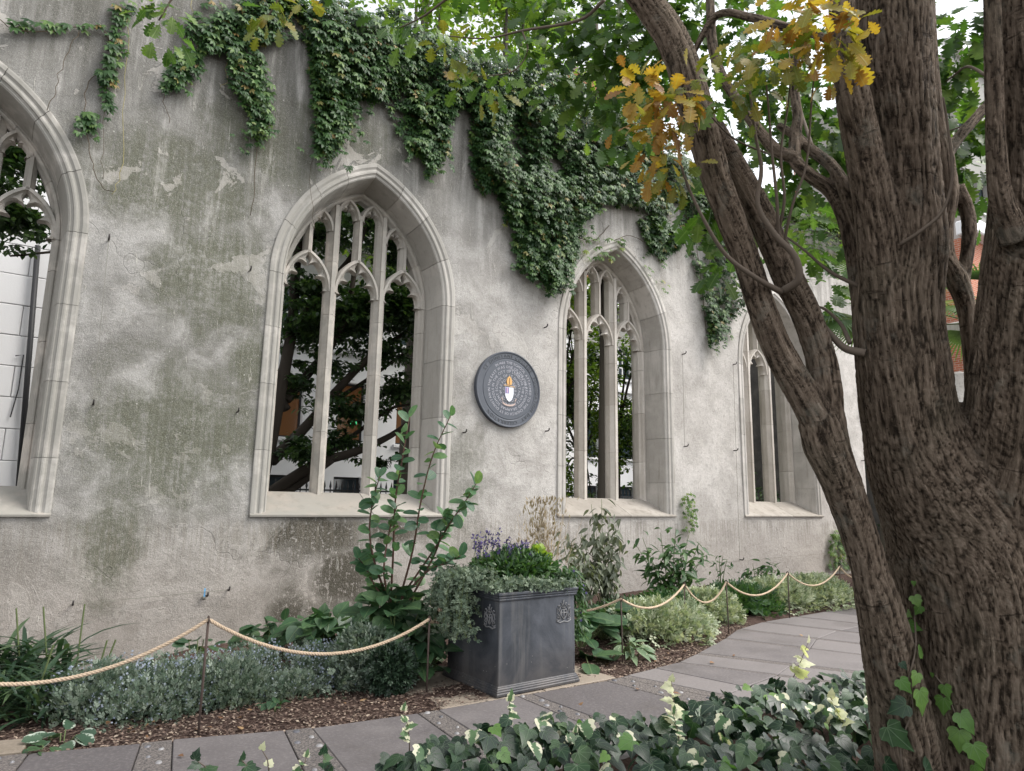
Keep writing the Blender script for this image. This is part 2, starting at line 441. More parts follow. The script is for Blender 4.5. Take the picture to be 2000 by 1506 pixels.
def mat_stone(name, a, b, dark=.35):
    m = M(name, .85, .2); p = m.pos(); r = m.rnd(); x, y, z = m.xyz(p)
    n1 = m.noise(p, 2.2, 6, .62, .3); n2 = m.noise(p, 30, 5, .7); st = m.noise(m.scale(p, (9, 9, .9)), 1.0, 5, .65)
    c = m.mix((n1*.75+r*.3).ss(.3, .75), a, b)
    c = m.mix(st.ss(.5, .72)*dark, c, (.12, .105, .08)); c = m.mix(n2.ss(.5, .8)*.3, c, (.2, .18, .15))
    c = m.mix((1-x.ss(3, 10))*n1.ss(.3, .55)*.75, c, (.2, .196, .175))
    m.col(c).bump(n2*.5+n1, .4, .012); return m.m
MAT_SOIL = mat_soil(); MAT_WALL = mat_wall()
MAT_SLAB = mat_slab('slate_slab', (.1, .09, .092), (.185, .168, .165)); MAT_SAND = mat_slab('sandy_slab', (.2, .165, .125), (.28, .235, .19))
MAT_RUB = mat_rubble()
MAT_STONE = mat_stone('limestone', (.36, .34, .312), (.54, .51, .475))
MAT_TRAC = mat_stone('tracery_stone', (.44, .4, .355), (.6, .56, .51), .25)
MAT_SILL = mat_stone('weathered_sill', (.27, .245, .215), (.42, .385, .345), .4)
MAT_PEB = M('flint_pebble', .35, .5); _r_ = MAT_PEB.rnd(); MAT_PEB.col(MAT_PEB.ramp(_r_, [(0, (.06, .06, .07)), (.5, (.14, .14, .155)), (1, (.3, .29, .29))])); MAT_PEB = MAT_PEB.m

# ================================================================ GROUND
def heightfield(name, x0, x1, y0, y1, step, fz, m, kind='structure'):
    xs = np.arange(x0, x1+step/2, step); ys = np.arange(y0, y1+step/2, step)
    X, Y = np.meshgrid(xs, ys); Z = fz(X, Y)
    V = np.stack([X, Y, Z], -1).reshape(-1, 3); nx = len(xs); ny = len(ys)
    i = (np.arange(ny-1)[:, None]*nx + np.arange(nx-1)[None, :]).ravel()
    L = np.stack([i, i+1, i+1+nx, i+nx], 1).ravel()
    return obj(name, mesh_arrays(name, V, L, np.full(len(i), 4)), m, kind=kind)
gm = M('far_ground', .95); gm.col(gm.mix(gm.noise(gm.pos(), .4, 5), (.09, .085, .08), (.16, .15, .14)))
obj('ground', MB().add([(-400, -400, -.55), (400, -400, -.55), (400, 400, -.55), (-400, 400, -.55)], [(0, 1, 2, 3)]).mesh('ground'), gm.m, kind='structure')
def bed_z(X, Y):
    near = np.clip((Y+4.0)/3.2, 0, 1)
    z = -.02 + .05*np.sin(np.clip((Y+4.3)/4.3, 0, 1)*math.pi) - .34*near*np.clip((5.2-X)/3.0, 0, 1)
    P = np.stack([X*2.2, Y*2.2, X*0], -1); P2 = P*6
    z = z + .05*(fbm(P, 3)-.5) + .025*(vnoise(P2, 5)-.5)
    e = np.interp(X, EDX, EDY)
    return np.where(Y < e+.15, np.minimum(z, -.03 + np.clip(Y-e, 0, .15)*.2), z) - np.where(Y < e-.02, .12, 0)
JO = [(-3.6,-2.6,-120,'s'),(-2.6,-3.0,-115,'r'),(-2.4,-3.05,-115,'s'),(-1.3,-3.35,-110,'s'),(-.2,-3.55,-105,'r'),(0.0,-3.6,-103,'s'),(.62,-3.74,-102,'s'),(1.36,-3.83,-101,'r'),(1.54,-3.86,-101,'s'),(2.14,-4.02,-101,'r'),(2.32,-4.06,-98,'s'),(2.99,-4.26,-97,'r'),(3.17,-4.30,-94,'s'),
      (3.95,-4.38,-93,'r'),(4.12,-4.385,-92,'s'),(4.85,-4.395,-88.5,'r'),(4.99,-4.40,-86,'s'),(5.81,-4.42,-81,'r'),(6.0,-4.39,-74,'s'),(6.89,-4.28,-61,'s'),(7.37,-4.11,-61,'s'),(8.32,-3.73,-65,'s'),(8.95,-3.43,-67,'s'),(9.71,-3.25,-68,'s'),(10.54,-3.2,-72,'s'),(11.4,-3.15,-76,'s'),(12.2,-3.12,-80,'s'),(13.1,-3.1,-84,'s'),(14.1,-3.1,-88,'s'),(15.2,-3.1,-90,'s'),(16.4,-3.1,-90,'s'),(17.6,-3.1,-90,'s'),(19.0,-3.1,-90,'e')]
EDX = [j[0] for j in JO]; EDY = [j[1] for j in JO]
heightfield('garden_bed', -9, 24, -4.75, .3, .07, bed_z, MAT_SOIL)
def bank_z(X, Y):
    up = np.clip((-5.25-Y)/1.2, 0, 1)
    return -.05 + .12*up + .07*(fbm(np.stack([X*1.5, Y*1.5, X*0], -1), 9)-.5)*up
heightfield('ivy_bank', -6, 14, -13, -5.2, .15, bank_z, MAT_SOIL)

# path: substrate, slabs, rubble strips with pebbles set in them
path = obj('path', MB().prism([(j[0], j[1]) for j in JO] + [(j[0]+2.6*math.cos(math.radians(j[2])), j[1]+2.6*math.sin(math.radians(j[2]))) for j in reversed(JO)], -.12, -.018).mesh('path'), MAT_RUB, kind='structure')
peb = MB()
_n = 12
pv = [(0, 0, .006)] + [(math.cos(a)*.62, math.sin(a)*.62, .005) for a in np.linspace(0, 2*math.pi, _n, endpoint=False)] + [(math.cos(a), math.sin(a), -.006) for a in np.linspace(0, 2*math.pi, _n, endpoint=False)]
pf = [(0, 1+k, 1+(k+1) % _n) for k in range(_n)] + [(1+k, 1+_n+k, 1+_n+(k+1) % _n, 1+(k+1) % _n) for k in range(_n)]
PEB_ME = peb.add(pv, pf).mesh('pebble', True); PEB_ME.materials.append(MAT_PEB)
rp = random.Random(3)
def pt(j, L): return np.array([j[0]+L*math.cos(math.radians(j[2])), j[1]+L*math.sin(math.radians(j[2]))])
for j, k in zip(JO, JO[1:]):
    rows = [(0, 1.3), (1.3, 2.5)] if j[0] < 5.9 else [(0, .94), (.94, 1.9), (1.9, 2.6)]
    if j[3] == 'r': rows = [(0, 1.3), (1.3, 2.5)]
    for ri, (a, b) in enumerate(rows):
        g_ = .004
        A, B, C_, D_ = pt(j, a+g_), pt(k, a+g_), pt(k, b-g_), pt(j, b-g_)
        e = (B-A)/np.linalg.norm(B-A)*g_; f_ = (C_-D_)/np.linalg.norm(C_-D_)*g_
        A, B, C_, D_ = A+e, B-e, C_-f_, D_+f_
        top = rp.uniform(-.002, .004)
        split = j[3] == 's' and 6.0 <= j[0] <= 10.6
        if split:                                        # rubble band along the far edge of each slab
            t = .11 if j[0] > 6.5 else .12
            A2, D2 = A+(B-A)*t, D_+(C_-D_)*t
            st = obj('rubble_strip', MB().prism([A, A2, D2, D_], -.02, top-.003).mesh('rubble_strip', bevel=.004), MAT_RUB, path)
            A, D_ = A2+e*1.5, D2+f_*1.5
        if j[3] == 'r':
            st = obj('rubble_strip', MB().prism([A, B, C_, D_], -.02, top).mesh('rubble_strip', bevel=.004), MAT_RUB, path)
            if ri == 0 and -.5 < j[0] < 7:
                n_p = 11
                for q in range(n_p):
                    v = (q+.5+rp.uniform(-.3, .3))/n_p; u = .28 + .44*(q % 2) + rp.uniform(-.1, .1)
                    p = (A*(1-u)+B*u)*(1-v) + (D_*(1-u)+C_*u)*v; s_ = rp.uniform(.016, .032)
                    place('pebble', PEB_ME, Matrix.Translation((p[0], p[1], top+.003)) @ Matrix.Rotation(rp.uniform(0, 6), 4, 'Z') @ Matrix.Diagonal((s_, s_*rp.uniform(.7, 1), 1, 1)), st)
            continue
        if abs(j[0]-6.0) < .01 and ri == 0:              # the cracked slab lies in two pieces
            m0, m1 = A*.45+B*.55, D_*.62+C_*.38
            obj('slab', MB().prism([A, m0-e, m1-f_, D_], -.02, top).mesh('slab', bevel=.005), MAT_SLAB, path)
            obj('slab', MB().prism([m0+e, B, C_, m1+f_], -.02, top+.002).mesh('slab', bevel=.005), MAT_SLAB, path); continue
        obj('slab', MB().prism([A, B, C_, D_], -.02, top).mesh('slab', bevel=.005), MAT_SLAB, path)
obj('slab', MB().prism([(4.17, -4.36), (5.15, -4.37), (5.15, -3.35), (4.05, -3.35)], -.06, -.006).mesh('slab', bevel=.005), MAT_SAND, path)
obj('slab', MB().prism([(5.16, -4.375), (5.98, -4.365), (5.9, -3.35), (5.16, -3.35)], -.06, -.004).mesh('slab', bevel=.005), MAT_SAND, path)
obj('slab', MB().prism([(.2, -3.58), (1.5, -3.80), (1.55, -3.55), (.3, -3.2)], -.05, .0).mesh('slab', bevel=.006), MAT_SAND, path)

# ================================================================ THE RUINED WALL
SPC, SP, CO = 5.075, 4.68, .714
def arc_pt(h, t, cx=0, side=1):
    R_ = h+CO; fm = math.acos(CO/R_); a = t*fm
    return cx + side*(-CO+R_*math.cos(a)), SP + R_*math.sin(a)
def arch_z(h, x): return SP + math.sqrt(max((h+CO)**2-(abs(x)+CO)**2, 0))
WX0, WX1, WTOP = -7.0, 18.76, 8.8
church = thing('church_wall', 'long ruined church wall of stained grey render with pointed stone windows', 'wall', (5, .5, -.45))
def wall_mesh():
    pts = []; edges = []
    def loop(ps):
        b = len(pts); pts.extend(Vector(p) for p in ps); n = len(ps); edges.extend((b+i, b+(i+1) % n) for i in range(n))
    loop([(WX0, -.5), (WX1, -.5), (WX1, WTOP), (WX0, WTOP)])
    holes = [0, SPC, 2*SPC, 3*SPC]; H = 1.44; zb = 1.345
    for cx in holes:
        lp = [(cx-H, zb), (cx+H, zb)] + [arc_pt(H, t, cx, 1) for t in np.linspace(0, 1, 17)] + [arc_pt(H, t, cx, -1) for t in np.linspace(1, 0, 17)[1:]]
        loop(lp)
    def inhole(x, z, H=H):
        for cx in holes:
            d = abs(x-cx)
            if d < H and z > zb and z < arch_z(H, x-cx): return True
        return False
    for x in np.arange(WX0+.12, WX1-.05, .125):
        for z in np.arange(-.4, WTOP-.05, .125):
            xx, zz = x+random.uniform(-.04, .04), z+random.uniform(-.04, .04)
            if not inhole(xx, zz, H+.06) and not any(abs(xx-c) < H+.06 and abs(zz-zb) < .06 for c in holes): pts.append(Vector((xx, zz)))
    v, e, f, *_ = geometry.delaunay_2d_cdt(pts, edges, [], 0, 1e-5)
    V = np.array([(p.x, 0, p.y) for p in v])
    near = np.zeros(len(V))
    P = np.stack([V[:, 0]*.7, V[:, 2]*.7, V[:, 0]*0], -1)
    V[:, 1] = .03*(fbm(P, 21, 3)-.5) + .014*(vnoise(P*5, 4)-.5) + .008
    fr = [q for q in f if not inhole(sum(v[i].x for i in q)/3, sum(v[i].y for i in q)/3)]
    L = np.array(fr).ravel(); n = len(V)
    Vb = V.copy(); Vb[:, 1] = 1.0
    Lb = (np.array(fr)[:, ::-1]+n).ravel()
    me = mesh_arrays('wall_face', np.vstack([V, Vb]), np.concatenate([L, Lb]), np.full(2*len(fr), 3))
    return me
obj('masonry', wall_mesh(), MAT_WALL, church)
# broken top and ends
cap = MB(); cap.box(WX0, WX1, .03, .98, WTOP-.02, WTOP+.12); cap.box(WX1-.02, WX1+.05, .02, .99, -.5, WTOP)
obj('wall_head', cap.mesh('wall_head', bevel=.03), MAT_WALL, church)

PRO_HOOD = [(1.472, .03), (1.468, -.028), (1.452, -.036), (1.41, -.034), (1.396, -.012), (1.38, .004), (1.36, .0), (1.352, -.018), (1.336, -.024), (1.318, -.016), (1.308, .012), (1.29, .022), (1.276, .016), (1.258, .03), (1.25, .065),
            (1.235, .16), (1.216, .34), (1.2, .5), (1.24, .53), (1.50, .53)]
PRO_HOOD = [(h_, y_*.5 if y_ < 0 else y_) for h_, y_ in PRO_HOOD]
PRO_FRAME = [(1.215, .51), (1.19, .515), (1.175, .50), (1.155, .50), (1.14, .52), (1.125, .57), (1.10, .60), (1.10, .72), (1.14, .80), (1.3, .99), (1.45, .99), (1.45, .62), (1.215, .6)]
def sweep(profile, nodes, cx, side):
    """nodes: ('z', z) on the jamb or ('t', t) on the arc"""
    rings = []
    for kind, v in nodes:
        rings.append([(cx+side*h, y, v) if kind == 'z' else (lambda q: (q[0], y, q[1]))(arc_pt(h, v, cx, side)) for h, y in profile])
    n = len(profile); vs = [p for r_ in rings for p in r_]; fs = []
    for i in range(len(rings)-1):
        for k in range(n): fs.append((i*n+k, i*n+(k+1) % n, (i+1)*n+(k+1) % n, (i+1)*n+k))
    fs += [tuple(range(n)), tuple(range((len(rings)-1)*n, len(rings)*n))]
    return MB().add(vs, fs)
def bar(path_, pro):
    """sweep a bar section along (x,z) points; section (offset, Y), offset in-plane normal"""
    P = [np.array(p) for p in path_]; rings = []
    for i, p in enumerate(P):
        t = P[min(i+1, len(P)-1)]-P[max(i-1, 0)]; t = t/np.linalg.norm(t); nn = np.array([t[1], -t[0]])
        rings.append([(p[0]+nn[0]*o, y, p[1]+nn[1]*o) for o, y in pro])
    n = len(pro); vs = [q for r_ in rings for q in r_]; fs = [(i*n+k, i*n+(k+1) % n, (i+1)*n+(k+1) % n, (i+1)*n+k) for i in range(len(rings)-1) for k in range(n)]
    fs += [tuple(range(n)), tuple(range((len(rings)-1)*n, len(rings)*n))]
    return MB().add(vs, fs)
SEC_MULL = [(-.03, .50), (.03, .50), (.036, .53), (.06, .56), (.092, .60), (.092, .71), (.045, .80), (-.045, .80), (-.092, .71), (-.092, .60), (-.06, .56), (-.036, .53)]
SEC_SUB = [(-.02, .525), (.02, .525), (.026, .55), (.062, .61), (.062, .71), (.03, .78), (-.03, .78), (-.062, .71), (-.062, .61), (-.026, .55)]
SEC_HEAD = [(-.018, .525), (.018, .525), (.024, .55), (.04, .58), (.04, .74), (-.04, .74), (-.04, .58), (-.024, .55)]
def pointed(cx, hw, zs, za, n=15):
    rise = za-zs; R_ = (rise**2+hw**2)/(2*hw); am = math.asin(min(rise/R_, 1))
    if R_ < hw*1.0: am = math.pi-am
    r_ = [(cx+hw-R_+R_*math.cos(a), zs+R_*math.sin(a)) for a in np.linspace(0, am, n)]
    return [(2*cx-x, z) for x, z in r_] + r_[::-1][1:]
def cusped(cx, hw, zs, za, foils, amp, n=24):
    O = pointed(cx, hw, zs, za, n); O = [np.array(p) for p in O]
    seg = [0]
    for a, b in zip(O, O[1:]): seg.append(seg[-1]+np.linalg.norm(b-a))
    T = np.array(seg)/seg[-1]; N_ = foils*9+1
    ts = np.linspace(0, 1, N_); ox = np.interp(ts, T, [p[0] for p in O]); oz = np.interp(ts, T, [p[1] for p in O])
    Q = np.stack([ox, oz], 1); tg = np.gradient(Q, axis=0); tg = norm(tg); nn = np.stack([tg[:, 1], -tg[:, 0]], 1)
    fr = (ts*foils) % 1.0; fr[-1] = 1.0
    s_ = 2*fr-1; ins = .045 + amp*(1-np.sqrt(np.maximum(1-s_*s_, 0)))
    ins = np.where((ts < .5/foils) & (s_ < 0), .045+amp*.45*(1-np.sqrt(np.maximum(1-s_*s_, 0))), ins)
    ins = np.where((ts > 1-.5/foils) & (s_ > 0), .045+amp*.45*(1-np.sqrt(np.maximum(1-s_*s_, 0))), ins)
    I = Q+nn*ins[:, None]; I2 = Q+nn*np.maximum(ins-.022, .0)[:, None]
    rings = [(Q, .575), (I2, .565), (I, .60), (I, .68), (I2, .715), (Q, .72)]
    vs = []; fs = []
    for R_, y in rings: vs += [(p[0], y, p[1]) for p in R_]
    for a in range(5):
        for k in range(N_-1): fs.append((a*N_+k, a*N_+k+1, (a+1)*N_+k+1, (a+1)*N_+k))
    return MB().add(vs, fs)
def sill_mesh(x0, x1):
    pr = [(-.035, 1.318), (-.04, 1.352), (-.01, 1.366), (.56, 1.655), (.62, 1.66), (.85, 1.62), (.99, 1.45), (.99, 1.318)]
    vs = [(x0, a, b) for a, b in pr] + [(x1, a, b) for a, b in pr]; n = len(pr)
    return MB().add(vs, [tuple(range(n)), tuple(range(n, 2*n))] + [(i, (i+1) % n, n+(i+1) % n, n+i) for i in range(n)]).mesh('sill_stone', bevel=.006)
WPARTS = []
def both(name, fn, m, smooth=True):
    for s_ in (1, -1): WPARTS.append((name, fn(s_), m))
for s_ in (1, -1):
    zj = [1.36, 1.98, 2.86, 3.78, SP] if s_ > 0 else [1.36, 2.2, 3.1, 3.9, SP]
    for a, b in zip(zj, zj[1:]): WPARTS.append(('jamb_stone', sweep(PRO_HOOD, [('z', a+.0025), ('z', b-.0025)], 0, s_).mesh('jamb_stone'), MAT_STONE))
    tj = [0, .3, .58, .8, 1.0]
    for a, b in zip(tj, tj[1:]): WPARTS.append(('voussoir', sweep(PRO_HOOD, [('t', t) for t in np.linspace(a+.0015, b-(.0015 if b < 1 else 0), 9)], 0, s_).mesh('voussoir'), MAT_STONE))
    zj = [1.5, 2.4, 3.4, 4.3, SP+.02]
    for a, b in zip(zj, zj[1:]): WPARTS.append(('frame_stone', sweep(PRO_FRAME, [('z', a+.003), ('z', b-.003)], 0, s_).mesh('frame_stone'), MAT_TRAC))
    tj = [0.01, .35, .68, 1.0]
    for a, b in zip(tj, tj[1:]): WPARTS.append(('frame_stone', sweep(PRO_FRAME, [('t', t) for t in np.linspace(a+.001, b-(.001 if b < 1 else 0), 10)], 0, s_).mesh('frame_stone'), MAT_TRAC))
    mx = .40*s_
    zj = [1.6, 2.55, 3.5, 4.35, 5.2, arch_z(1.12, .40)]
    for a, b in zip(zj, zj[1:]): WPARTS.append(('mullion', bar([(mx, a+.002), (mx, b-.002)], SEC_MULL).mesh('mullion'), MAT_TRAC))
    WPARTS.append(('tracery_bar', bar([(.79*s_, 5.27), (.79*s_, arch_z(1.12, .79))], SEC_SUB).mesh('tracery_bar'), MAT_TRAC))
    c_ = .61*s_
    WPARTS.append(('small_arch', bar(pointed(c_, .165, 5.70, 6.0), SEC_HEAD).mesh('small_arch'), MAT_TRAC))
    WPARTS.append(('cusping', cusped(c_, .165, 5.70, 6.0, 3, .06).mesh('cusping'), MAT_TRAC))
    c_ = .2*s_
    WPARTS.append(('small_arch', bar(pointed(c_, .175, 5.98, 6.28), SEC_HEAD).mesh('small_arch'), MAT_TRAC))
    WPARTS.append(('cusping', cusped(c_, .175, 5.98, 6.28, 3, .065).mesh('cusping'), MAT_TRAC))
    WPARTS.append(('sill_stone', sill_mesh(*sorted((.24*1.0+.003 if s_ > 0 else .24-.003, 1.47*s_))), MAT_SILL))
WPARTS.append(('tracery_bar', bar([(0, 5.27), (0, 6.06)], SEC_SUB).mesh('tracery_bar'), MAT_TRAC))
for c_ in (-.785, 0, .785):
    WPARTS.append(('light_arch', bar(pointed(c_, .35, 4.72, 5.30), SEC_HEAD).mesh('light_arch'), MAT_TRAC))
    WPARTS.append(('cusping', cusped(c_, .35, 4.72, 5.30, 5, .125).mesh('cusping'), MAT_TRAC))
keel = sweep([(1.215, .505), (1.195, .505), (1.195, .56), (1.215, .56)], [('z', 1.6), ('z', SP)] + [('t', t) for t in np.linspace(0.02, 1, 20)], 0, 1)
k2 = sweep([(1.215, .505), (1.195, .505), (1.195, .56), (1.215, .56)], [('z', 1.6), ('z', SP)] + [('t', t) for t in np.linspace(0.02, 1, 20)], 0, -1)
keel.add(k2.v, k2.f); KEEL = keel.mesh('window_frame')
for k in range(4):
    cx = k*SPC
    win = obj('window', KEEL, MAT_TRAC, church, loc=(cx, 0, 0))
    for nm, me, m_ in WPARTS: obj(nm, me, m_, win, loc=(cx, 0, 0))

# ================================================================ iron hooks and training wires
MAT_IRON = M('rusty_iron', .7, .4).col((.035, .03, .028)).m
MAT_WIRE = M('galvanised_wire', .5, .5).col((.16, .155, .125)).m
hk = MB().tube([(0, .05, 0), (0, -.07, 0), (0, -.095, .015), (0, -.1, .05)], .011, 6).mesh('hook', True)
HOOKS = [(212, 470, 'beside the stone arch at the pier top'), (487, 530, 'on the pier just off the second arch'), (182, 790, 'low on the algae stained pier'), (463, 805, 'at mid height beside the second window'), (403, 1163, 'near the blue tag low on the pier'), (445, 1152, 'low on the pier near dark moss'), (905, 845, 'left under the round plaque'), (1066, 842, 'right under the round plaque'), (1063, 640, 'beside the third arch'), (1333, 692, 'on the pier right of the third window'), (1337, 872, 'halfway up the pale pier'), (1432, 712, 'left of the fourth window'), (1434, 880, 'left of the fourth window jamb'), (1445, 1093, 'low under the pale pier'), (1682, 900, 'on the far corner of the wall'), (142, 1180, 'low down behind the strap leaved plants')]
for hx, hy, wh in HOOKS:
    p = W(hx, hy); tag(obj('wall_hook', hk, MAT_IRON, loc=(p[0], 0, p[2])), 'small iron hook ' + wh, 'hook', 'iron hooks in the wall')
wi = 0
for a, b, wl_ in [((212, 470), (182, 790), 'thin vertical wire between hooks on the stained pier'), ((487, 530), (463, 805), 'thin vertical wire beside the second window'), ((142, 1180), (445, 1152), 'thin wire stretched low along the pier'), ((1333, 692), (1337, 872), 'thin vertical wire on the pale pier'), ((1432, 712), (1445, 1093), 'thin vertical wire left of the fourth window'), ((1337, 1105), (1682, 1075), 'thin wire stretched low under the fourth window'), ((487, 100), (487, 530), 'long thin wire hanging among the creeper')]:
    p, q = W(*a, -.07), W(*b, -.07); tag(obj('training_wire', MB().tube([p, q], .0035, 4).mesh('wire'), MAT_WIRE), wl_, 'wire')
p = W(397, 1166); t_ = thing('wall_peg', 'tiny steel peg with a blue tag low on the wall', 'peg', (p[0], 0, p[2]))
obj('peg', MB().tube([(p[0], .03, p[2]), (p[0], -.06, p[2]-.01)], .02, 8).mesh('peg', True), MAT_WIRE, t_)
obj('tag', MB().box(p[0]-.008, p[0]+.01, -.06, -.055, p[2], p[2]+.11).mesh('tag'), M('blue_tape', .5).col((.12, .32, .55)).m, t_)

# ================================================================ round plaque
def mat_bronze():
    m = M('slate_plaque', .5, .45); p = m.pos(); n_ = m.noise(p, 9, 5); n2 = m.noise(p, 60, 3)
    m.col(m.mix(n_*.7+n2*.3, (.045, .052, .066), (.085, .094, .115))).bump(n2, .25, .003); return m.m
PX, PZ, PR = 7.6, 3.43, .645
plaque = thing('plaque', 'large round dark plaque with ring lettering and a white shield', 'plaque', (PX, 0, PZ-PR))
def lathe(prof, n=72):
    mb = MB(); vs = []; fs = []; k = len(prof)
    for i in range(n):
        a = 2*math.pi*i/n
        vs += [(PX+r_*math.cos(a), y, PZ+r_*math.sin(a)) for r_, y in prof]
    for i in range(n):
        for q in range(k-1): fs.append((i*k+q, i*k+q+1, ((i+1) % n)*k+q+1, ((i+1) % n)*k+q))
    return mb.add(vs, fs)
obj('disc', lathe([(.0005, -.052), (.50, -.052), (.505, -.052)]).mesh('disc'), mat_bronze(), plaque)
MAT_BZ = mat_bronze(); 
obj('rim', lathe([(.505, -.052), (.51, -.046), (.522, -.046), (.53, -.052), (.61, -.054), (.62, -.066), (.637, -.068), (PR, -.06), (PR, .03)]).mesh('rim'), MAT_BZ, plaque)
_gl = {}
def glyph(ch):
    if ch not in _gl:
        cu = bpy.data.curves.new('g', 'FONT'); cu.body = ch; cu.size = 1.0; cu.resolution_u = 2; cu.extrude = .035
        ob = bpy.data.objects.new('g', cu); COL.objects.link(ob); bpy.context.view_layer.update()
        me = bpy.data.meshes.new_from_object(ob.evaluated_get(bpy.context.evaluated_depsgraph_get()))
        vs = [tuple(v.co) for v in me.vertices]; fs = [tuple(p.vertices) for p in me.polygons]
        bpy.data.objects.remove(ob); bpy.data.curves.remove(cu); bpy.data.meshes.remove(me)
        _gl[ch] = (vs, fs, min(v[0] for v in vs), max(v[0] for v in vs))
    return _gl[ch]
def spiral(text, r0, ang0, size, pitch_turn, name, mt, adv=1.0, y=-.053):
    mb = MB(); a = ang0; r_ = r0; text = text + ' '
    for ch in text:
        if ch == ' ':
            step = .34*size*adv

        else:
            vs, fs, x0, x1 = glyph(ch); w_ = (x1-x0)*size; step = w_ + .13*size*adv
            ac = a - (w_/2)/r_
            ox, oz = PX+r_*math.cos(ac), PZ+r_*math.sin(ac); tx, tz = math.sin(ac), -math.cos(ac); nx, nz = math.cos(ac), math.sin(ac)
            mb.add([(ox+((v[0]-(x0+x1)/2)*tx + v[1]*nx)*size, y - v[2]*size, oz+((v[0]-(x0+x1)/2)*tz + v[1]*nz)*size) for v in vs], fs); obj(name, mb.mesh(name), mt, plaque); mb = MB()
        da = step/r_; a -= da; r_ -= pitch_turn*da/(2*math.pi)
LET = M('silvered_letters', .45, .5).col((.36, .36, .4)).m
TXT = "IN 1466 THE SCHOOL ATTACHED TO THE CHURCH OF ST DUNSTAN IN THE EAST WAS ONE OF THE FIVE RECOGNISED GRAMMAR SCHOOLS IN THE CITY OF LONDON THE BOYS INDEPENDENT SCHOOL OF ST DUNSTANS COLLEGE WAS FOUNDED AT CATFORD IN 1888 ON LANDS OWNED BY THE PARISH OF ST DUNSTAN IN THE EAST"
spiral(TXT, .44, math.radians(127), .064, .075, 'letter', LET, .92)
spiral("ST DUNSTANS COLLEGE  FOUNDATION DAY  CELEBRATION", .542, math.radians(150), .082, 0, 'raised_letter', M('dark_letters', .5, .5).col((.03, .034, .042)).m, 1.45, -.055)
def plate(name, pts, y0, y1, m_):
    n = len(pts); vs = [(PX+x, y0, PZ+z) for x, z in pts] + [(PX+x, y1, PZ+z) for x, z in pts]
    return obj(name, MB().add(vs, [tuple(range(n)), tuple(range(n, 2*n))] + [(i, (i+1) % n, n+(i+1) % n, n+i) for i in range(n)]).mesh(name), m_, plaque)
sh = [(-.085, .03), (.085, .03), (.085, -.08), (.07, -.14), (.04, -.185), (0, -.215), (-.04, -.185), (-.07, -.14), (-.085, -.08)]
plate('shield', sh, -.05, -.066, M('white_enamel', .35).col((.72, .74, .8)).m)
plate('shield_quarter', [(-.08, .025), (-.008, .025), (-.008, -.075), (-.08, -.075)], -.06, -.069, M('purple_enamel', .35).col((.2, .17, .36)).m)
plate('shield_charge', [(-.052, .015), (-.036, .015), (-.036, -.065), (-.052, -.065)], -.06, -.071, M('rose_enamel', .4).col((.6, .4, .42)).m)
GOLD = M('gold_enamel', .4).col((.62, .36, .13)).m
plate('mitre', [(-.042, .075), (.042, .075), (.055, .13), (.04, .185), (0, .225), (-.04, .185), (-.055, .13)], -.05, -.066, GOLD)
plate('mitre_slot', [(-.008, .085), (.008, .085), (.006, .19), (-.006, .19)], -.06, -.069, M('mitre_dark', .5).col((.2, .1, .04)).m)
rb = MB().tube([(PX-.11, -.056, PZ+.062), (PX-.03, -.058, PZ+.058), (PX+.03, -.058, PZ+.05), (PX+.11, -.056, PZ+.045)], .006, 5)
obj('crosier', rb.mesh('crosier'), GOLD, plaque)
pp = [(-.15, -.15), (-.12, -.2), (-.125, -.235), (-.07, -.265), (0, -.275), (.07, -.265), (.125, -.235), (.12, -.2), (.15, -.15)]
sm, _rr = smooth_path([(a, -.057, b) for a, b in pp], [1]*len(pp), 4)
ribm = MB(); q = [(PX+p_[0], PZ+p_[2]) for p_ in sm]
vs = [(x, -.06, z-.013) for x, z in q] + [(x, -.06, z+.013) for x, z in q] ; n_ = len(q)
obj('motto_ribbon', ribm.add(vs, [(i, i+1, n_+i+1, n_+i) for i in range(n_-1)]).mesh('ribbon'), M('ribbon_enamel', .5).col((.5, .38, .34)).m, plaque)

# ================================================================ lead planter
def mat_lead():
    m = M('lead_sheet', .48, .5); m.b.inputs['Metallic'].default_value = .35
    p = m.pos(); x, y, z = m.xyz(p)
    a = m.noise(p, 2.2, 6, .65, .5); st = m.noise(m.scale(p, (10, 10, .8)), 1, 5, .65); f = m.noise(p, 45, 4)
    c = m.mix(a.ss(.35, .7), (.038, .043, .053), (.09, .097, .115)); c = m.mix(st.ss(.5, .68)*.35, c, (.17, .165, .16))
    c = m.mix((1-z.ss(.0, .45))*a.ss(.3, .6)*.5, c, (.12, .1, .082))
    v = m.voro(p, 16); c = m.mix((1-v.ss(.03, .07))*(1-z.ss(.1, .5))*.8, c, (.5, .48, .44))
    m.col(c).rough(st*.3+.34).bump(a*1.2+f*.2, .3, .012); return m.m
MAT_LEAD = mat_lead()
PA = math.radians(3.0); PC = (5.105, -3.915); PW, PD, PH = .46, .43, .82
def prot(x, y): return (PC[0]+x*math.cos(PA)-y*math.sin(PA), PC[1]+x*math.sin(PA)+y*math.cos(PA))
planter = thing('planter', 'square dark lead planter with small crests on the paving', 'planter', (PC[0], PC[1], 0))
def ringbox(name, levels, m_, bevel=.0, closed_top=False):
    """levels: (inset, z); square loft"""
    mb = MB(); vs = []; fs = []
    for ins, z in levels:
        for sx, sy in ((-1, -1), (1, -1), (1, 1), (-1, 1)):
            a, b = prot(sx*(PW-ins), sy*(PD-ins)); vs.append((a, b, z))
    for i in range(len(levels)-1):
        for k in range(4): fs.append((i*4+k, i*4+(k+1) % 4, (i+1)*4+(k+1) % 4, (i+1)*4+k))
    return obj(name, mb.add(vs, fs).mesh(name, bevel=bevel), m_, planter)
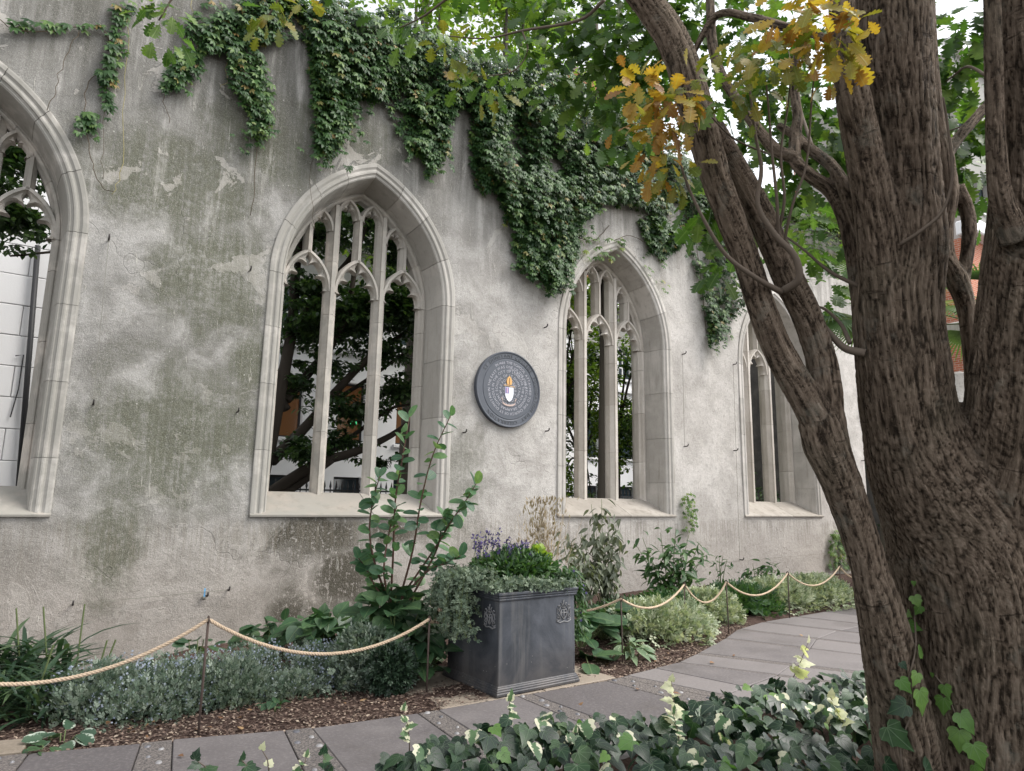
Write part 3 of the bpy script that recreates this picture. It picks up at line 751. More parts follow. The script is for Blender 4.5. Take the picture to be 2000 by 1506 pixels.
ringbox('box', [(.03, .0), (.03, .3), (.034, .6), (.036, .77), (.036, .80), (.075, .80), (.075, .72)], MAT_LEAD, .006)
ringbox('base_moulding', [(0, 0.002), (0, .022), (.006, .026), (.006, .04), (.012, .044), (.012, .056), (.02, .06), (.022, .072), (.033, .078)], MAT_LEAD, .002)
ringbox('rim_moulding', [(.037, .745), (.022, .752), (.018, .766), (.024, .77), (.018, .774), (.014, .785), (.02, .789), (.014, .793), (.008, .803), (.008, PH), (.07, PH), (.07, .78)], MAT_LEAD, .002)
sl_ = MB(); sl_.add([(*prot(sx*(PW-.07), sy*(PD-.07)), .775) for sx, sy in ((-1, -1), (1, -1), (1, 1), (-1, 1))], [(0, 1, 2, 3)])
obj('potting_soil', sl_.mesh('soil'), MAT_SOIL, planter)
CREST = M('crest_patina', .7, .3).col((.16, .16, .165)).m
def crest(face):
    mb = MB()
    def to(u, v, d=0):
        if face == 'front': a, b = prot(PW-.17+u, -(PD-.033)-d)
        else: a, b = prot(-(PW-.033)-d, -(PD-.17)-u)
        return (a, b, .60+v)
    def stroke(pts, w=.006): mb.tube([to(u, v, .002) for u, v in pts], w, 5)
    shd = [(-.03, .03), (.03, .03), (.03, -.02), (0, -.055), (-.03, -.02), (-.03, .03)]
    stroke(shd); stroke([(0, .03), (0, -.055)]); stroke([(-.03, .003), (.03, .003)])
    for s_ in (-1, 1):
        dr = [(.04, -.05), (.052, -.02), (.038, .005), (.055, .03), (.042, .055), (.058, .07), (.07, .06)]
        stroke([(s_*a, b) for a, b in dr]); wing = [(.05, .02), (.078, .045), (.07, .015), (.08, .0), (.06, -.01), (.078, -.03), (.055, -.04)]
        stroke([(s_*a, b) for a, b in wing], .005); stroke([(s_*.04, -.055), (s_*.07, -.06), (s_*.085, -.045)], .005)
        stroke([(s_*.012, .045), (s_*.03, .06), (s_*.014, .075), (s_*.03, .09)], .005)
    stroke([(-.015, .04), (0, .055), (.015, .04)], .007); stroke([(0, .05), (-.006, .085), (0, .115)], .006)
    stroke([(-.085, -.062), (-.045, -.08), (0, -.07), (.045, -.08), (.085, -.062)], .007)
    obj('crest', mb.mesh('crest', True), CREST, planter)
crest('front'); crest('left')

# ================================================================ rope barriers
def mat_rope():
    m = M('hemp_rope', .9, .1); p = m.pos(); n_ = m.noise(p, 90, 3)
    m.col(m.mix(n_, (.34, .25, .17), (.6, .48, .36))).bump(n_, .5, .004); return m.m
MAT_ROPE = mat_rope(); MAT_STAKE = M('rusty_stake', .8, .3).col((.07, .05, .042)).m
def span(a, b, sag, n=22):
    a, b = np.array(a), np.array(b)
    return [a+(b-a)*t - np.array([0, 0, sag*4*t*(1-t)]) for t in np.linspace(0, 1, n)]
def rope_mesh(pts, r_=.0125, pitch_=.07, dens=.011):
    P = np.array(pts); d = np.r_[0, np.cumsum(np.linalg.norm(np.diff(P, axis=0), axis=1))]
    n = int(d[-1]/dens); s_ = np.linspace(0, d[-1], n); Q = np.stack([np.interp(s_, d, P[:, i]) for i in range(3)], 1)
    T = norm(np.gradient(Q, axis=0)); e1 = norm(np.cross(T, [0, 0, 1.])); e2 = np.cross(T, e1); mb = MB()
    for k in range(3):
        a = 2*math.pi*(s_/pitch_ + k/3)
        C_ = Q + (e1*np.cos(a)[:, None]+e2*np.sin(a)[:, None])*r_*.55
        mb.tube([tuple(c) for c in C_], r_*.6, 5)
    return mb.mesh('rope', True)
def stake(x, y, top, label):
    t = thing('rope_stake', label, 'stake', (x, y, -.05), 'iron stakes carrying the rope')
    lean = random.uniform(-.02, .02)
    obj('rod', MB().tube([(x, y, -.05), (x+lean*.5, y, top*.5), (x+lean, y, top)], .0085, 6).mesh('rod', True), MAT_STAKE, t)
    an = np.linspace(0, 2*math.pi, 11)
    obj('eyelet', MB().tube([(x+lean+.0*math.cos(a), y+.02*math.sin(a), top+.012+.022*math.cos(a)) for a in an], .006, 5, False).mesh('eyelet', True), MAT_STAKE, t)
    return np.array([x+lean, y, top+.012])
s0 = stake(.62, -3.66, .66, 'iron rope stake beside the strap leaved plants')
s1 = stake(2.48, -4.03, .73, 'iron rope stake between the blue flowered catmint and slabs')
s2 = stake(4.25, -3.93, .575, 'iron rope stake beside the dark clipped shrub')
e3 = np.array([4.62, -3.42, .56])
L_ = span(s0, s1, .30) + span(s1, s2, .255)[1:] + span(s2, e3, .06, 8)[1:]
tag(obj('rope', rope_mesh(L_), MAT_ROPE), 'twisted hemp rope sagging in front of blue flowered catmint', 'rope')
tops = [(1215, 1170, 'beside the big leaved perennials'), (1335, 1142, 'behind the variegated ground cover'), (1420, 1137, 'in front of the weedy dahlia'), (1538, 1120, 'beside the pale edging under the fourth window'), (1640, 1107, 'nearest the far corner of the wall'), (1712, 1100, 'hidden behind the leaning oak stem')]
ps = []
for x_, y_, wh in tops:
    q = G(x_, y_, .62); ps.append(stake(q[0], q[1], .61, 'iron rope stake ' + wh))
e0 = np.array([5.75, -3.3, .5])
R_ = span(e0, ps[0], .1, 8) + span(ps[0], ps[1], .17)[1:]
for a, b in zip(ps[1:], ps[2:]): R_ += span(a, b, .23)[1:]
tag(obj('rope', rope_mesh(R_, dens=.02), MAT_ROPE), 'hemp rope looping past pale ground cover toward the far corner', 'rope')
# ================================================================ THE OAK
oak = thing('oak_tree', 'big many stemmed oak with furrowed brown bark and orange tinged leaves', 'tree', tuple(DP(1850, 1600, 3.3)*np.array([1, 1, 0]) + np.array([0, 0, -.05])))
def limb(rows):
    """rows: (centre px, py, width px, depth)"""
    return [DP(x, y, d) for x, y, w_, d in rows], [w_/2/FPX*d for x, y, w_, d in rows]
LIMBS = [
    # left leaning stem
    [(1810,1720,230,3.33),(1778,1500,126,3.22),(1743,1310,102,3.18),(1717,1185,84,3.17),(1698,1115,68,3.18),(1680,1050,68,3.2),(1644,945,74,3.23),(1612,868,84,3.26),(1600,825,78,3.28),(1596,800,50,3.29)],
    [(1622,880,72,3.27),(1592,812,66,3.27),(1560,755,62,3.28),(1523,690,58,3.3),(1490,610,54,3.32),(1462,520,52,3.34),(1432,440,54,3.36),(1402,360,56,3.38),(1378,280,60,3.4),(1352,190,66,3.42),(1328,110,64,3.44),(1290,40,60,3.47),(1235,-30,54,3.5),(1150,-130,48,3.6)],
    [(1628,890,70,3.27),(1615,820,68,3.3),(1612,760,62,3.33),(1600,690,56,3.37),(1572,610,56,3.4),(1540,545,58,3.42),(1512,480,54,3.45),(1480,410,54,3.48),(1446,350,52,3.5),(1412,290,50,3.52),(1385,240,46,3.53)],
    # main trunk and the double centre stem
    [(1930,1760,470,3.4),(1932,1500,372,3.38),(1930,1330,338,3.37),(1922,1180,326,3.36),(1888,1050,300,3.36),(1818,930,222,3.36),(1780,830,176,3.36),(1763,720,166,3.36),(1752,600,158,3.37),(1765,480,150,3.39),(1765,360,126,3.41),(1757,240,126,3.43),(1748,120,130,3.45),(1746,0,134,3.47),(1740,-130,120,3.5)],
    [(1735,620,90,3.33),(1722,500,86,3.32),(1708,400,78,3.31),(1688,300,70,3.31),(1668,200,64,3.31),(1652,100,52,3.32),(1642,0,46,3.33),(1625,-120,40,3.36)],
    # right stem, partly out of frame
    [(1945,1200,280,3.3),(1965,1000,220,3.25),(1985,880,196,3.2),(2000,760,190,3.16),(2010,640,180,3.13),(2022,500,176,3.1),(2030,350,160,3.08),(2034,200,158,3.06),(2034,40,160,3.05),(2034,-120,150,3.05)],
    [(1985,470,60,2.98),(1958,400,44,2.96),(1947,320,36,2.95),(1943,220,32,2.94),(1940,110,32,2.93),(1938,0,30,2.92),(1935,-120,28,2.92)],
    # rear stem between the two
    [(1908,900,54,3.55),(1903,800,30,3.6),(1897,690,30,3.64),(1887,600,34,3.68),(1868,545,42,3.7),(1848,500,32,3.74),(1845,440,30,3.78),(1852,380,36,3.8),(1843,300,34,3.84),(1828,220,28,3.88),(1820,120,24,3.92),(1815,0,20,3.96)],
    [(1878,560,26,3.72),(1887,510,24,3.74),(1893,455,26,3.76),(1888,410,26,3.8),(1868,365,28,3.81)],
    [(1850,300,24,3.84),(1878,262,22,3.86),(1905,232,20,3.9),(1935,200,18,3.95),(1990,170,16,4.0)],
    # left side limbs of the centre stem
    [(1705,700,44,3.45),(1688,610,44,3.48),(1676,540,36,3.5),(1664,480,32,3.55),(1648,420,30,3.6),(1622,372,28,3.66),(1585,345,26,3.72),(1556,318,26,3.8),(1552,280,24,3.86),(1558,230,20,3.92),(1552,180,18,4.0),(1555,120,16,4.05),(1575,40,14,4.1)],
    [(1690,480,36,3.52),(1668,415,32,3.55),(1648,365,28,3.6),(1625,325,24,3.7),(1590,297,22,3.8),(1560,270,18,3.9),(1520,245,14,4.0)],
    [(1556,310,24,3.8),(1520,296,24,3.86),(1492,268,22,3.92),(1462,228,20,4.0),(1436,190,18,4.06),(1408,145,20,4.12),(1392,90,20,4.2),(1388,30,18,4.26),(1384,-60,16,4.3)],
    [(1662,110,14,3.4),(1600,70,16,3.6),(1540,55,18,3.8),(1470,35,16,4.0),(1400,30,14,4.2),(1350,110,12,4.3)],
]
tub = MB()
SEGS = []
for li_, L in enumerate(LIMBS):
    P, R_ = limb(L); P, R_ = smooth_path(P, R_, 6); tub.tube(P, R_, 14)
    for i in range(len(P)-1): SEGS.append((P[i], P[i+1], R_[i], R_[i+1], li_))
def voxel(mb, size):
    me = mb.mesh('raw'); ob = bpy.data.objects.new('raw', me); COL.objects.link(ob)
    md = ob.modifiers.new('r', 'REMESH'); md.mode = 'VOXEL'; md.voxel_size = size
    bpy.context.view_layer.update()
    r_ = bpy.data.meshes.new_from_object(ob.evaluated_get(bpy.context.evaluated_depsgraph_get()))
    bpy.data.objects.remove(ob); bpy.data.meshes.remove(me); return r_
tm = voxel(tub, .0105)
def bark_dress(me, segs, amp=1.0):
    n = len(me.vertices); V = np.empty(n*3, np.float32); me.vertices.foreach_get('co', V); V = V.reshape(-1, 3).astype(float)
    N = np.empty(n*3, np.float32); me.vertices.foreach_get('normal', N); N = N.reshape(-1, 3).astype(float)
    A = np.array([s[0] for s in segs]); B = np.array([s[1] for s in segs]); ra = np.array([s[2] for s in segs]); rb_ = np.array([s[3] for s in segs])
    best = np.full(n, 1e9); co = np.zeros((n, 3)); rad = np.zeros(n)
    lens = np.linalg.norm(B-A, axis=1); acc = np.cumsum(np.r_[0, lens])[:-1]; ids = np.array([s[4] for s in segs])
    ref = np.array([.31, -.9, .12])
    for li in np.unique(ids):
        ws = np.zeros(n); cs = np.zeros((n, 3)); bl = np.full(n, 1e9); rl = np.zeros(n)
        for i in np.where(ids == li)[0]:
            t = (B[i]-A[i])/max(lens[i], 1e-6); d = V-A[i]; u0 = d@t; u = np.clip(u0, 0, lens[i]); q = d - u[:, None]*t
            dd = np.linalg.norm(q, axis=1); dist = dd/(ra[i]+(rb_[i]-ra[i])*u/max(lens[i], 1e-6))
            e1 = ref-t*(ref@t); e1 /= np.linalg.norm(e1); e2 = np.cross(t, e1)
            w_ = 1/(np.maximum(dd, 1e-4)/ra[i])**14; ws += w_; qq = d-u0[:, None]*t
            cs += w_[:, None]*np.stack([qq@e1, qq@e2, acc[i]+u0], 1); k = dist < bl; bl[k] = dist[k]; rl[k] = ra[i]
        m_ = bl < best; best[m_] = bl[m_]; co[m_] = (cs/np.maximum(ws, 1e-30)[:, None])[m_]; rad[m_] = rl[m_]
    ang = np.arctan2(co[:, 1], co[:, 0])
    wob = np.stack([co[:, 0]*12, co[:, 1]*12, co[:, 2]*7], 1); wq = np.stack([pnoise(wob, 1), pnoise(wob+9.3, 2), pnoise(wob+4.7, 3)], 1)
    c = np.stack([co[:, 0]*52, co[:, 1]*52, co[:, 2]*2.8], 1) + np.array([.9, .9, .5])*wq*.9
    r1 = 1-np.clip(np.abs(pnoise(c, 6))*3.2, 0, 1); r2 = 1-np.clip(np.abs(pnoise(c*np.array([1.9, 1.9, 3.4])+3.3, 7))*3.0, 0, 1)
    h = (r1**1.4)*.62 + r2*.38 - .40
    big = fbm(np.stack([co[:, 0]*6, co[:, 1]*6, co[:, 2]*2.2], 1), 12, 3)-.5
    a = np.clip(rad*.085, .001, .0115)*amp
    V2 = V + N*(-(h*a) + big*np.clip(rad*.07, 0, .016))[:, None]
    me.vertices.foreach_set('co', V2.astype(np.float32).ravel())
    at = me.attributes.new('bark', 'FLOAT_VECTOR', 'POINT'); at.data.foreach_set('vector', co.astype(np.float32).ravel())
    at = me.attributes.new('furrow', 'FLOAT', 'POINT'); at.data.foreach_set('value', np.clip(h+.45, 0, 1).astype(np.float32))
    me.polygons.foreach_set('use_smooth', np.ones(len(me.polygons), bool)); me.update()
def mat_bark(name, dark, mid, light, moss=.25, sc=1.0):
    m = M(name, .9, .15); b = m.attr('bark', 'Vector'); f = m.attr('furrow'); p = m.pos()
    bc = m.scale(b, (70*sc, 70*sc, 4.2*sc)); n1 = m.noise(bc, 1.0, 5, .72, .7); n2 = m.noise(m.scale(b, (150, 150, 45)), 1.0, 4, .7, .5)
    big = m.noise(p, 2.3, 4)
    fur = (1-((n1-.5).abs()*6.0).min(1.0))
    ridge = (1-f)*.62 + (1-fur)*.3 + n2*.25 - .12
    c = m.ramp(ridge, [(.1, dark), (.34, mid), (.75, light)])
    c = m.mix(big.ss(.5, .75)*moss, c, (.1, .1, .068)); c = m.mix((1-f.ss(.35, .75))*0.0 + f.ss(.6, .95)*.6, c, dark); c = m.mix(n2.ss(.55, .8)*.4, c, [q*1.5 for q in light])
    scar = m.noise(m.scale(b, (5, 5, 26)), 1.0, 4, .6).ss(.63, .7); c = m.mix(scar*.55, c, dark); lich = m.noise(p, 5.5, 6, .7).ss(.56, .66); c = m.mix(lich*.35, c, (.27, .25, .205))
    ridge = ridge - scar*.4
    m.col(c).bump(ridge*1.2 + n2*.3, 1.0, .02); return m.m
MAT_BARK = mat_bark('oak_bark', (.022, .015, .01), (.13, .096, .07), (.3, .235, .18))
bark_dress(tm, SEGS)
obj('trunk', tm, MAT_BARK, oak)
# twigs
MAT_TWIG = M('twig_bark', .85, .2).col((.12, .095, .075)).m
def twig(rows, r0, r1, name='twig'):
    P, R_ = smooth_path([DP(*q) for q in rows], list(np.linspace(r0, r1, len(rows))), 5)
    return obj(name, MB().tube(P, R_, 6).mesh('twig', True), MAT_TWIG, oak)
for rows, a, b in [
    ([(1528,570,3.3),(1560,545,3.22),(1552,500,3.2),(1515,460,3.2),(1480,400,3.2),(1487,330,3.2),(1475,260,3.2),(1460,140,3.2)], .022, .005),
    ([(1525,570,3.28),(1480,545,3.2),(1420,500,3.15),(1375,430,3.1),(1335,340,3.05),(1320,260,3.0)], .016, .004),
    ([(1520,480,3.3),(1518,400,3.2),(1508,300,3.15),(1500,200,3.12),(1495,150,3.1)], .010, .003),
    ([(1516,470,3.3),(1532,390,3.2),(1525,300,3.15),(1540,200,3.1),(1545,110,3.0)], .009, .003),
    ([(1530,480,3.3),(1548,400,3.2),(1575,320,3.15),(1585,200,3.1),(1590,150,3.0)], .008, .003),
    ([(1758,478,3.2),(1800,450,3.12),(1842,410,3.08),(1860,340,3.05),(1850,240,3.03),(1842,190,3.0)], .010, .004),
    ([(1690,690,3.3),(1650,680,3.35),(1620,650,3.4),(1595,620,3.45),(1560,590,3.6)], .022, .008),
    ([(1660,670,3.36),(1640,630,3.5),(1600,600,3.6),(1585,640,3.7)], .012, .005),
    ([(1680,560,3.4),(1620,530,3.5),(1560,480,3.6),(1500,440,3.8)], .012, .004),
    ([(1500,300,3.5),(1440,275,3.4),(1400,240,3.3),(1370,200,3.2)], .006, .003),
    ([(1180,0,4.4),(1130,40,4.6),(1020,60,4.8),(950,75,4.9),(870,70,5.0)], .014, .004),
    ([(1020,60,4.8),(1030,100,4.8),(1000,140,4.8),(930,150,4.9)], .008, .003),
    ([(1000,-60,4.4),(900,-20,4.4),(830,30,4.6),(780,55,4.8)], .014, .004),
    ([(520,-160,3.6),(430,-90,3.6),(350,-20,3.6),(310,40,3.6)], .012, .004), ([(650,-160,3.6),(580,-60,3.6),(525,30,3.6)], .010, .004),
    ([(1930,150,4.2),(1890,130,4.4),(1860,150,4.6),(1830,170,4.8)], .012, .004), ([(1935,190,4.0),(1890,240,4.3),(1840,260,4.5)], .010, .004), ([(1590,300,3.9),(1560,200,4.6),(1540,100,5.2)], .012, .004)]:
    twig(rows, a, b)
# leaves: (px, py, depth, spread x px, spread y px, count, leaf metres, kind)
MAT_OAKG = leaf_mat('oak_leaf_green', [(0, (.035, .085, .015)), (.5, (.07, .15, .025)), (1, (.14, .22, .04))], .45, .4, vein='pinnate', objrnd=True)
MAT_OAKO = leaf_mat('oak_leaf_orange', [(0, (.22, .1, .03)), (.3, (.36, .2, .03)), (.7, (.42, .3, .04)), (1, (.22, .22, .035))], .5, .42, vein='pinnate', objrnd=True, tint=1.4)
MAT_OAKY = leaf_mat('oak_leaf_yellow', [(0, (.1, .14, .02)), (.6, (.17, .17, .025)), (1, (.27, .2, .03))], .5, .4, vein='pinnate', objrnd=True, tint=1.5)
MAT_OAKF = leaf_mat('oak_foliage', [(0, (.03, .07, .014)), (.5, (.06, .13, .022)), (1, (.13, .2, .04))], .45, .4)
def cluster(px, py, D, sx, sy, n, droop=.5):
    c = DP(px, py, D); a = RNG.normal(size=(n, 3))*.5
    P = c + RGT*(a[:, :1]*sx/FPX*D) + UPV*(a[:, 1:2]*sy/FPX*D) + FWD*(a[:, 2:]*max(sx, sy)*.8/FPX*D)
    d = norm(P-c)*.8 + rdir(n)*.6 + np.array([0, 0, -droop]); N = norm(rdir(n)*.55 + np.array([0, 0, .75]) - FWD*.35)
    return P, d, N
for (px, py, D, sx, sy, n, sz, mt) in [
    (1255,165,3.0,38,40,13,.15,MAT_OAKO),(1310,215,3.0,55,55,20,.15,MAT_OAKO),(1345,190,3.05,55,50,10,.15,MAT_OAKY),(1275,255,3.0,50,30,8,.14,MAT_OAKO),(1290,310,3.1,55,35,9,.14,MAT_OAKO),(1320,345,3.1,60,35,9,.14,MAT_OAKY),
    (1560,40,2.9,75,50,18,.16,MAT_OAKO),(1625,110,2.9,55,55,15,.15,MAT_OAKO),(1600,60,2.85,60,50,12,.16,MAT_OAKY),(1500,120,3.0,75,50,14,.15,MAT_OAKY),(1450,185,3.1,70,40,10,.14,MAT_OAKY),(1440,90,3.1,40,50,6,.13,MAT_OAKY),(1410,205,3.1,45,35,6,.14,MAT_OAKG),
    (1390,420,3.6,60,70,16,.15,MAT_OAKG),(1400,520,3.7,50,60,10,.15,MAT_OAKG),(1560,500,4.0,90,50,20,.15,MAT_OAKG),(1620,560,4.1,60,40,10,.14,MAT_OAKG),(1560,420,4.0,60,40,8,.14,MAT_OAKG),(1480,420,3.8,60,80,10,.15,MAT_OAKG),
    (320,25,3.6,60,50,16,.12,MAT_OAKG),(330,70,3.6,45,35,8,.12,MAT_OAKG),(525,35,3.6,45,50,12,.12,MAT_OAKY),(600,5,3.6,30,25,5,.12,MAT_OAKY),
    (880,105,4.9,70,55,16,.15,MAT_OAKY),(960,150,4.9,90,45,18,.15,MAT_OAKG),(930,180,4.9,60,25,7,.15,MAT_OAKY),(820,40,4.8,90,50,16,.15,MAT_OAKG),(1040,90,4.9,70,70,12,.15,MAT_OAKG)]:
    near_ = mt in (MAT_OAKO, MAT_OAKY) and D < 3.3; n = int(n*(2.6 if near_ else 1.35)); sz *= .58 if near_ else .84; P, d, N = cluster(px, py, D, sx*(1 if near_ else .82), sy*(1 if near_ else .82), n); leaf_objs('leaf', 'oak_leaf', T_OAK, mt, P, d, N, RNG.uniform(.75, 1.2, n)*sz, oak)
PP, DD, NN, SS = [], [], [], []
for (px, py, D, sx, sy, n, sz) in [
    (1220,60,6,110,90,170,.15),(1170,150,6.2,90,80,110,.15),(1280,120,5.8,70,90,70,.15),(1230,250,5.6,50,50,30,.15),(1350,50,5.5,80,70,60,.15),(1120,40,6.2,90,60,80,.15),
    (1480,80,5.6,80,90,80,.15),(1540,180,5.4,70,70,55,.15),(1600,260,5.2,60,60,55,.15),(1440,250,5.4,50,60,35,.15),(1610,330,5.2,50,50,30,.15),(1500,350,5.5,60,50,30,.15),
    (1880,40,4.6,70,60,60,.15),(1860,150,4.8,60,50,30,.15),(1880,230,5.0,60,60,45,.15),(1900,330,5.2,50,60,40,.15),(1870,290,5,50,50,25,.15),(1830,40,4.8,30,120,25,.15),
    (1640,450,5.5,60,60,25,.15),(1000,-60,5.5,300,40,60,.15),(1500,-80,5.5,300,50,60,.15)]:
    n = int(n*2.0) if D >= 5 else int(n*1.5)
    P, d, N = cluster(px, py, D, sx*1.3, sy*1.3, n, .3); PP.append(P); DD.append(d); NN.append(N); SS.append(RNG.uniform(.8, 1.25, n)*sz)
obj('foliage', leaf_mesh('oak_foliage', T_OAK, np.vstack(PP), np.vstack(DD), np.vstack(NN), np.concatenate(SS)), MAT_OAKF, oak, kind='stuff')

# ivy climbing the trunk
IVY_STOPS = [(0, (.006, .02, .011)), (.5, (.015, .042, .02)), (.85, (.03, .07, .028)), (1, (.07, .125, .045))]
MAT_IVY = leaf_mat('ivy_leaf', IVY_STOPS, .38, .15, vein='palmate', objrnd=True)
MAT_IVYL = leaf_mat('ivy_leaf_young', [(0, (.09, .2, .04)), (1, (.16, .28, .06))], .4, .3, vein='palmate', objrnd=True)
MAT_IVYV = leaf_mat('ivy_leaf_cream', [(0, (.06, .13, .05)), (1, (.12, .2, .09))], .42, .2, objrnd=True, edge=((.64, .62, .46), .38))
MAT_IVYC = leaf_mat('ivy_leaf_pale', [(0, (.5, .52, .33)), (1, (.66, .64, .48))], .45, .3, vein='palmate', objrnd=True)
tivy = thing('climbing_ivy', 'young bright ivy runners climbing the oak trunk', 'ivy', tuple(DP(1800, 1560, 3.0)))
from mathutils.bvhtree import BVHTree
_tv = [v.co.copy() for v in tm.vertices]; _tp = [tuple(p.vertices) for p in tm.polygons]
TB = BVHTree.FromPolygons(_tv, _tp)
def on_trunk(x, y):
    h = TB.ray_cast(Vector(EYE), Vector(ray(x, y)).normalized()); return (h[0], h[1]) if h[0] else (Vector(DP(x, y, 3)), Vector(-FWD))
for x, y, s_, mt, ang in [(1790,1172,24,MAT_IVYL,.4),(1797,1190,22,MAT_IVYL,-.6),(1785,1200,18,MAT_IVYL,1.2),(1790,1222,26,MAT_IVYL,1.3),(1788,1272,28,MAT_IVYL,1.2),(1764,1296,16,MAT_IVY,.6),(1780,1322,28,MAT_IVYL,-.5),(1768,1335,30,MAT_IVYL,.7),(1790,1365,48,MAT_IVYL,.1),(1755,1380,42,MAT_IVY,-1.0),(1757,1435,56,MAT_IVY,.9),(1828,1318,10,MAT_IVYL,0),(1853,1348,26,MAT_IVYL,.3),(1847,1376,34,MAT_IVYL,-.1),(1886,1410,42,MAT_IVYL,.5),(1876,1442,44,MAT_IVYL,-.1),(1910,1470,44,MAT_IVYL,.35),(1752,1500,44,MAT_IVY,1.2),(1805,1498,46,MAT_IVY,1.4),(1920,1506,30,MAT_IVYL,.8),(1788,1138,10,MAT_IVYL,0)]:
    hit, nrm = on_trunk(x, y); n3 = np.array(nrm); up = np.array([0, 0, -1.0]); side = norm(np.cross(n3, up))
    d = math.cos(ang)*up + math.sin(ang)*side; D_ = (np.array(hit)-EYE)@FWD
    sz = s_/FPX*D_*1.0; P = np.array(hit)+n3*.022 - d*sz*.45
    leaf_objs('leaf', 'ivy', T_IVY, mt, [P], np.array([d+n3*.15]), np.array([n3+np.array([0, 0, .25])]), [sz], tivy)
for pts in [[(1790,1150),(1788,1200),(1785,1270),(1775,1330),(1780,1380),(1760,1450),(1765,1510)], [(1828,1318),(1845,1345),(1870,1400),(1885,1440),(1915,1490)]]:
    obj('runner', MB().tube(smooth_path([np.array(on_trunk(*q)[0])+np.array(on_trunk(*q)[1])*.008 for q in pts], [1]*len(pts), 4)[0], .004, 5).mesh('runner', True), MAT_TWIG, tivy)

# ================================================================ ivy ground cover in front
ivy = thing('ivy_bed', 'dense ground ivy with cream edged sprigs beside the path', 'ivy', (4.2, -6.4, 0))
def ivy_edge(x):
    return np.interp(x, [-4, 1.5, 2.3, 2.9, 3.4, 3.9, 4.5, 5.0, 5.6, 6.2, 6.9, 7.6, 9], [-6.0, -5.75, -5.5, -5.55, -5.38, -5.5, -5.62, -5.7, -5.68, -5.6, -5.75, -6.1, -6.4])
def ivy_pts(n, y_back):
    P = []
    while len(P) < n:
        x = RNG.uniform(.2, 8.5); y = RNG.uniform(y_back, -5.2); e = ivy_edge(x)
        if y > e + RNG.normal()*.06: continue
        P.append((x, y, 0))
    P = np.array(P); e = ivy_edge(P[:, 0]); dp_ = np.clip((e-P[:, 1])/.35, 0, 1)
    P[:, 2] = .03 + dp_*(.16+.22*fbm(np.stack([P[:, 0]*2.2, P[:, 1]*2.2, P[:, 0]*0], 1), 31, 3)) + RNG.uniform(-.1, .02, len(P))
    return P
def ivy_dirs(n):
    a = RNG.uniform(0, 2*math.pi, n); d = np.stack([np.cos(a), np.sin(a), RNG.uniform(-.9, .05, n)], 1)
    d = d + np.array([-.25, -.45, -.15]); N = norm(rdir(n)*.42 + np.array([-.1, -.35, .9])); return d, N
NI = 7600
P = ivy_pts(NI, -9.3); d, N = ivy_dirs(NI); sz = RNG.uniform(.055, .125, NI)*RNG.uniform(.75, 1.1, NI)
def visible_rank(P):
    D_ = (P-EYE)@FWD; x = 1000+FPX*((P-EYE)@RGT)/np.maximum(D_, .1); y = 753-FPX*((P-EYE)@UPV)/np.maximum(D_, .1)
    return (D_ > .5) & (x > 250) & (x < 1760) & (y < 1530), x, y
vis, vx, vy = visible_rank(P); vi = np.where(vis)[0]; hi = vi[np.argsort(-(P[vi, 2]*1.2 + sz[vi]*1.2))][:235]
mask = np.zeros(NI, bool); mask[hi] = True
for k, i in enumerate(hi):
    mt = MAT_IVY if RNG.random() > .16 else (MAT_IVYL if RNG.random() > .5 else MAT_IVYV)
    leaf_objs('leaf', 'ivy' if k % 3 else 'ivy_entire', T_IVY if k % 3 else T_IVY2, mt, P[i:i+1], d[i:i+1], N[i:i+1], [sz[i]*1.12], ivy)
MAT_IVYF = leaf_mat('ivy_foliage', IVY_STOPS, .42, .15, vein='palmate')
obj('foliage', leaf_mesh('ivy_foliage', T_IVY2, P[~mask], d[~mask], N[~mask], sz[~mask]), MAT_IVYF, ivy, kind='stuff')
# upright cream sprigs
for x, y, h_, n, mt in [(800,1415,70,6,MAT_IVYV),(990,1400,80,8,MAT_IVYV),(1318,1370,100,9,MAT_IVYC),(1548,1285,75,7,MAT_IVYC),(525,1480,40,2,MAT_IVYC),(585,1490,30,3,MAT_IVYV),(1330,1430,90,9,MAT_IVYV),(1100,1450,50,5,MAT_IVYV),(1650,1390,70,10,MAT_IVYC),(640,1490,40,5,MAT_IVY),(410,1495,30,4,MAT_IVY),(490,1497,30,5,MAT_IVY),(1690,1345,40,6,MAT_IVYV)]:
    D_ = (G(x, y+h_*.5, .25)-EYE)@FWD; b = DP(x, y+h_*.55, D_); t = DP(x+RNG.normal()*16, y-h_*.4, D_+RNG.normal()*.05)
    obj('stem', MB().tube([b-np.array([0, 0, .1]), b, (b+t)/2+np.array([.01, 0, 0]), t], [.004, .004, .003, .002], 5).mesh('stem', True), MAT_TWIG, ivy)
    u = np.linspace(.15, 1.0, n)[:, None]; Q = b*(1-u)+t*u; a = RNG.uniform(0, 6.28, n)
    dd = np.stack([np.cos(a), np.sin(a)*.8-.3, RNG.uniform(-.3, .5, n)], 1); dd[-1] = (.2, -.2, 1)
    leaf_objs('leaf', 'ivy_small', T_IVY, mt, Q, dd, norm(rdir(n)*.3+np.array([0, -.5, .6])), RNG.uniform(17, 33, n)/FPX*D_*np.linspace(1.15, .7, n), ivy)
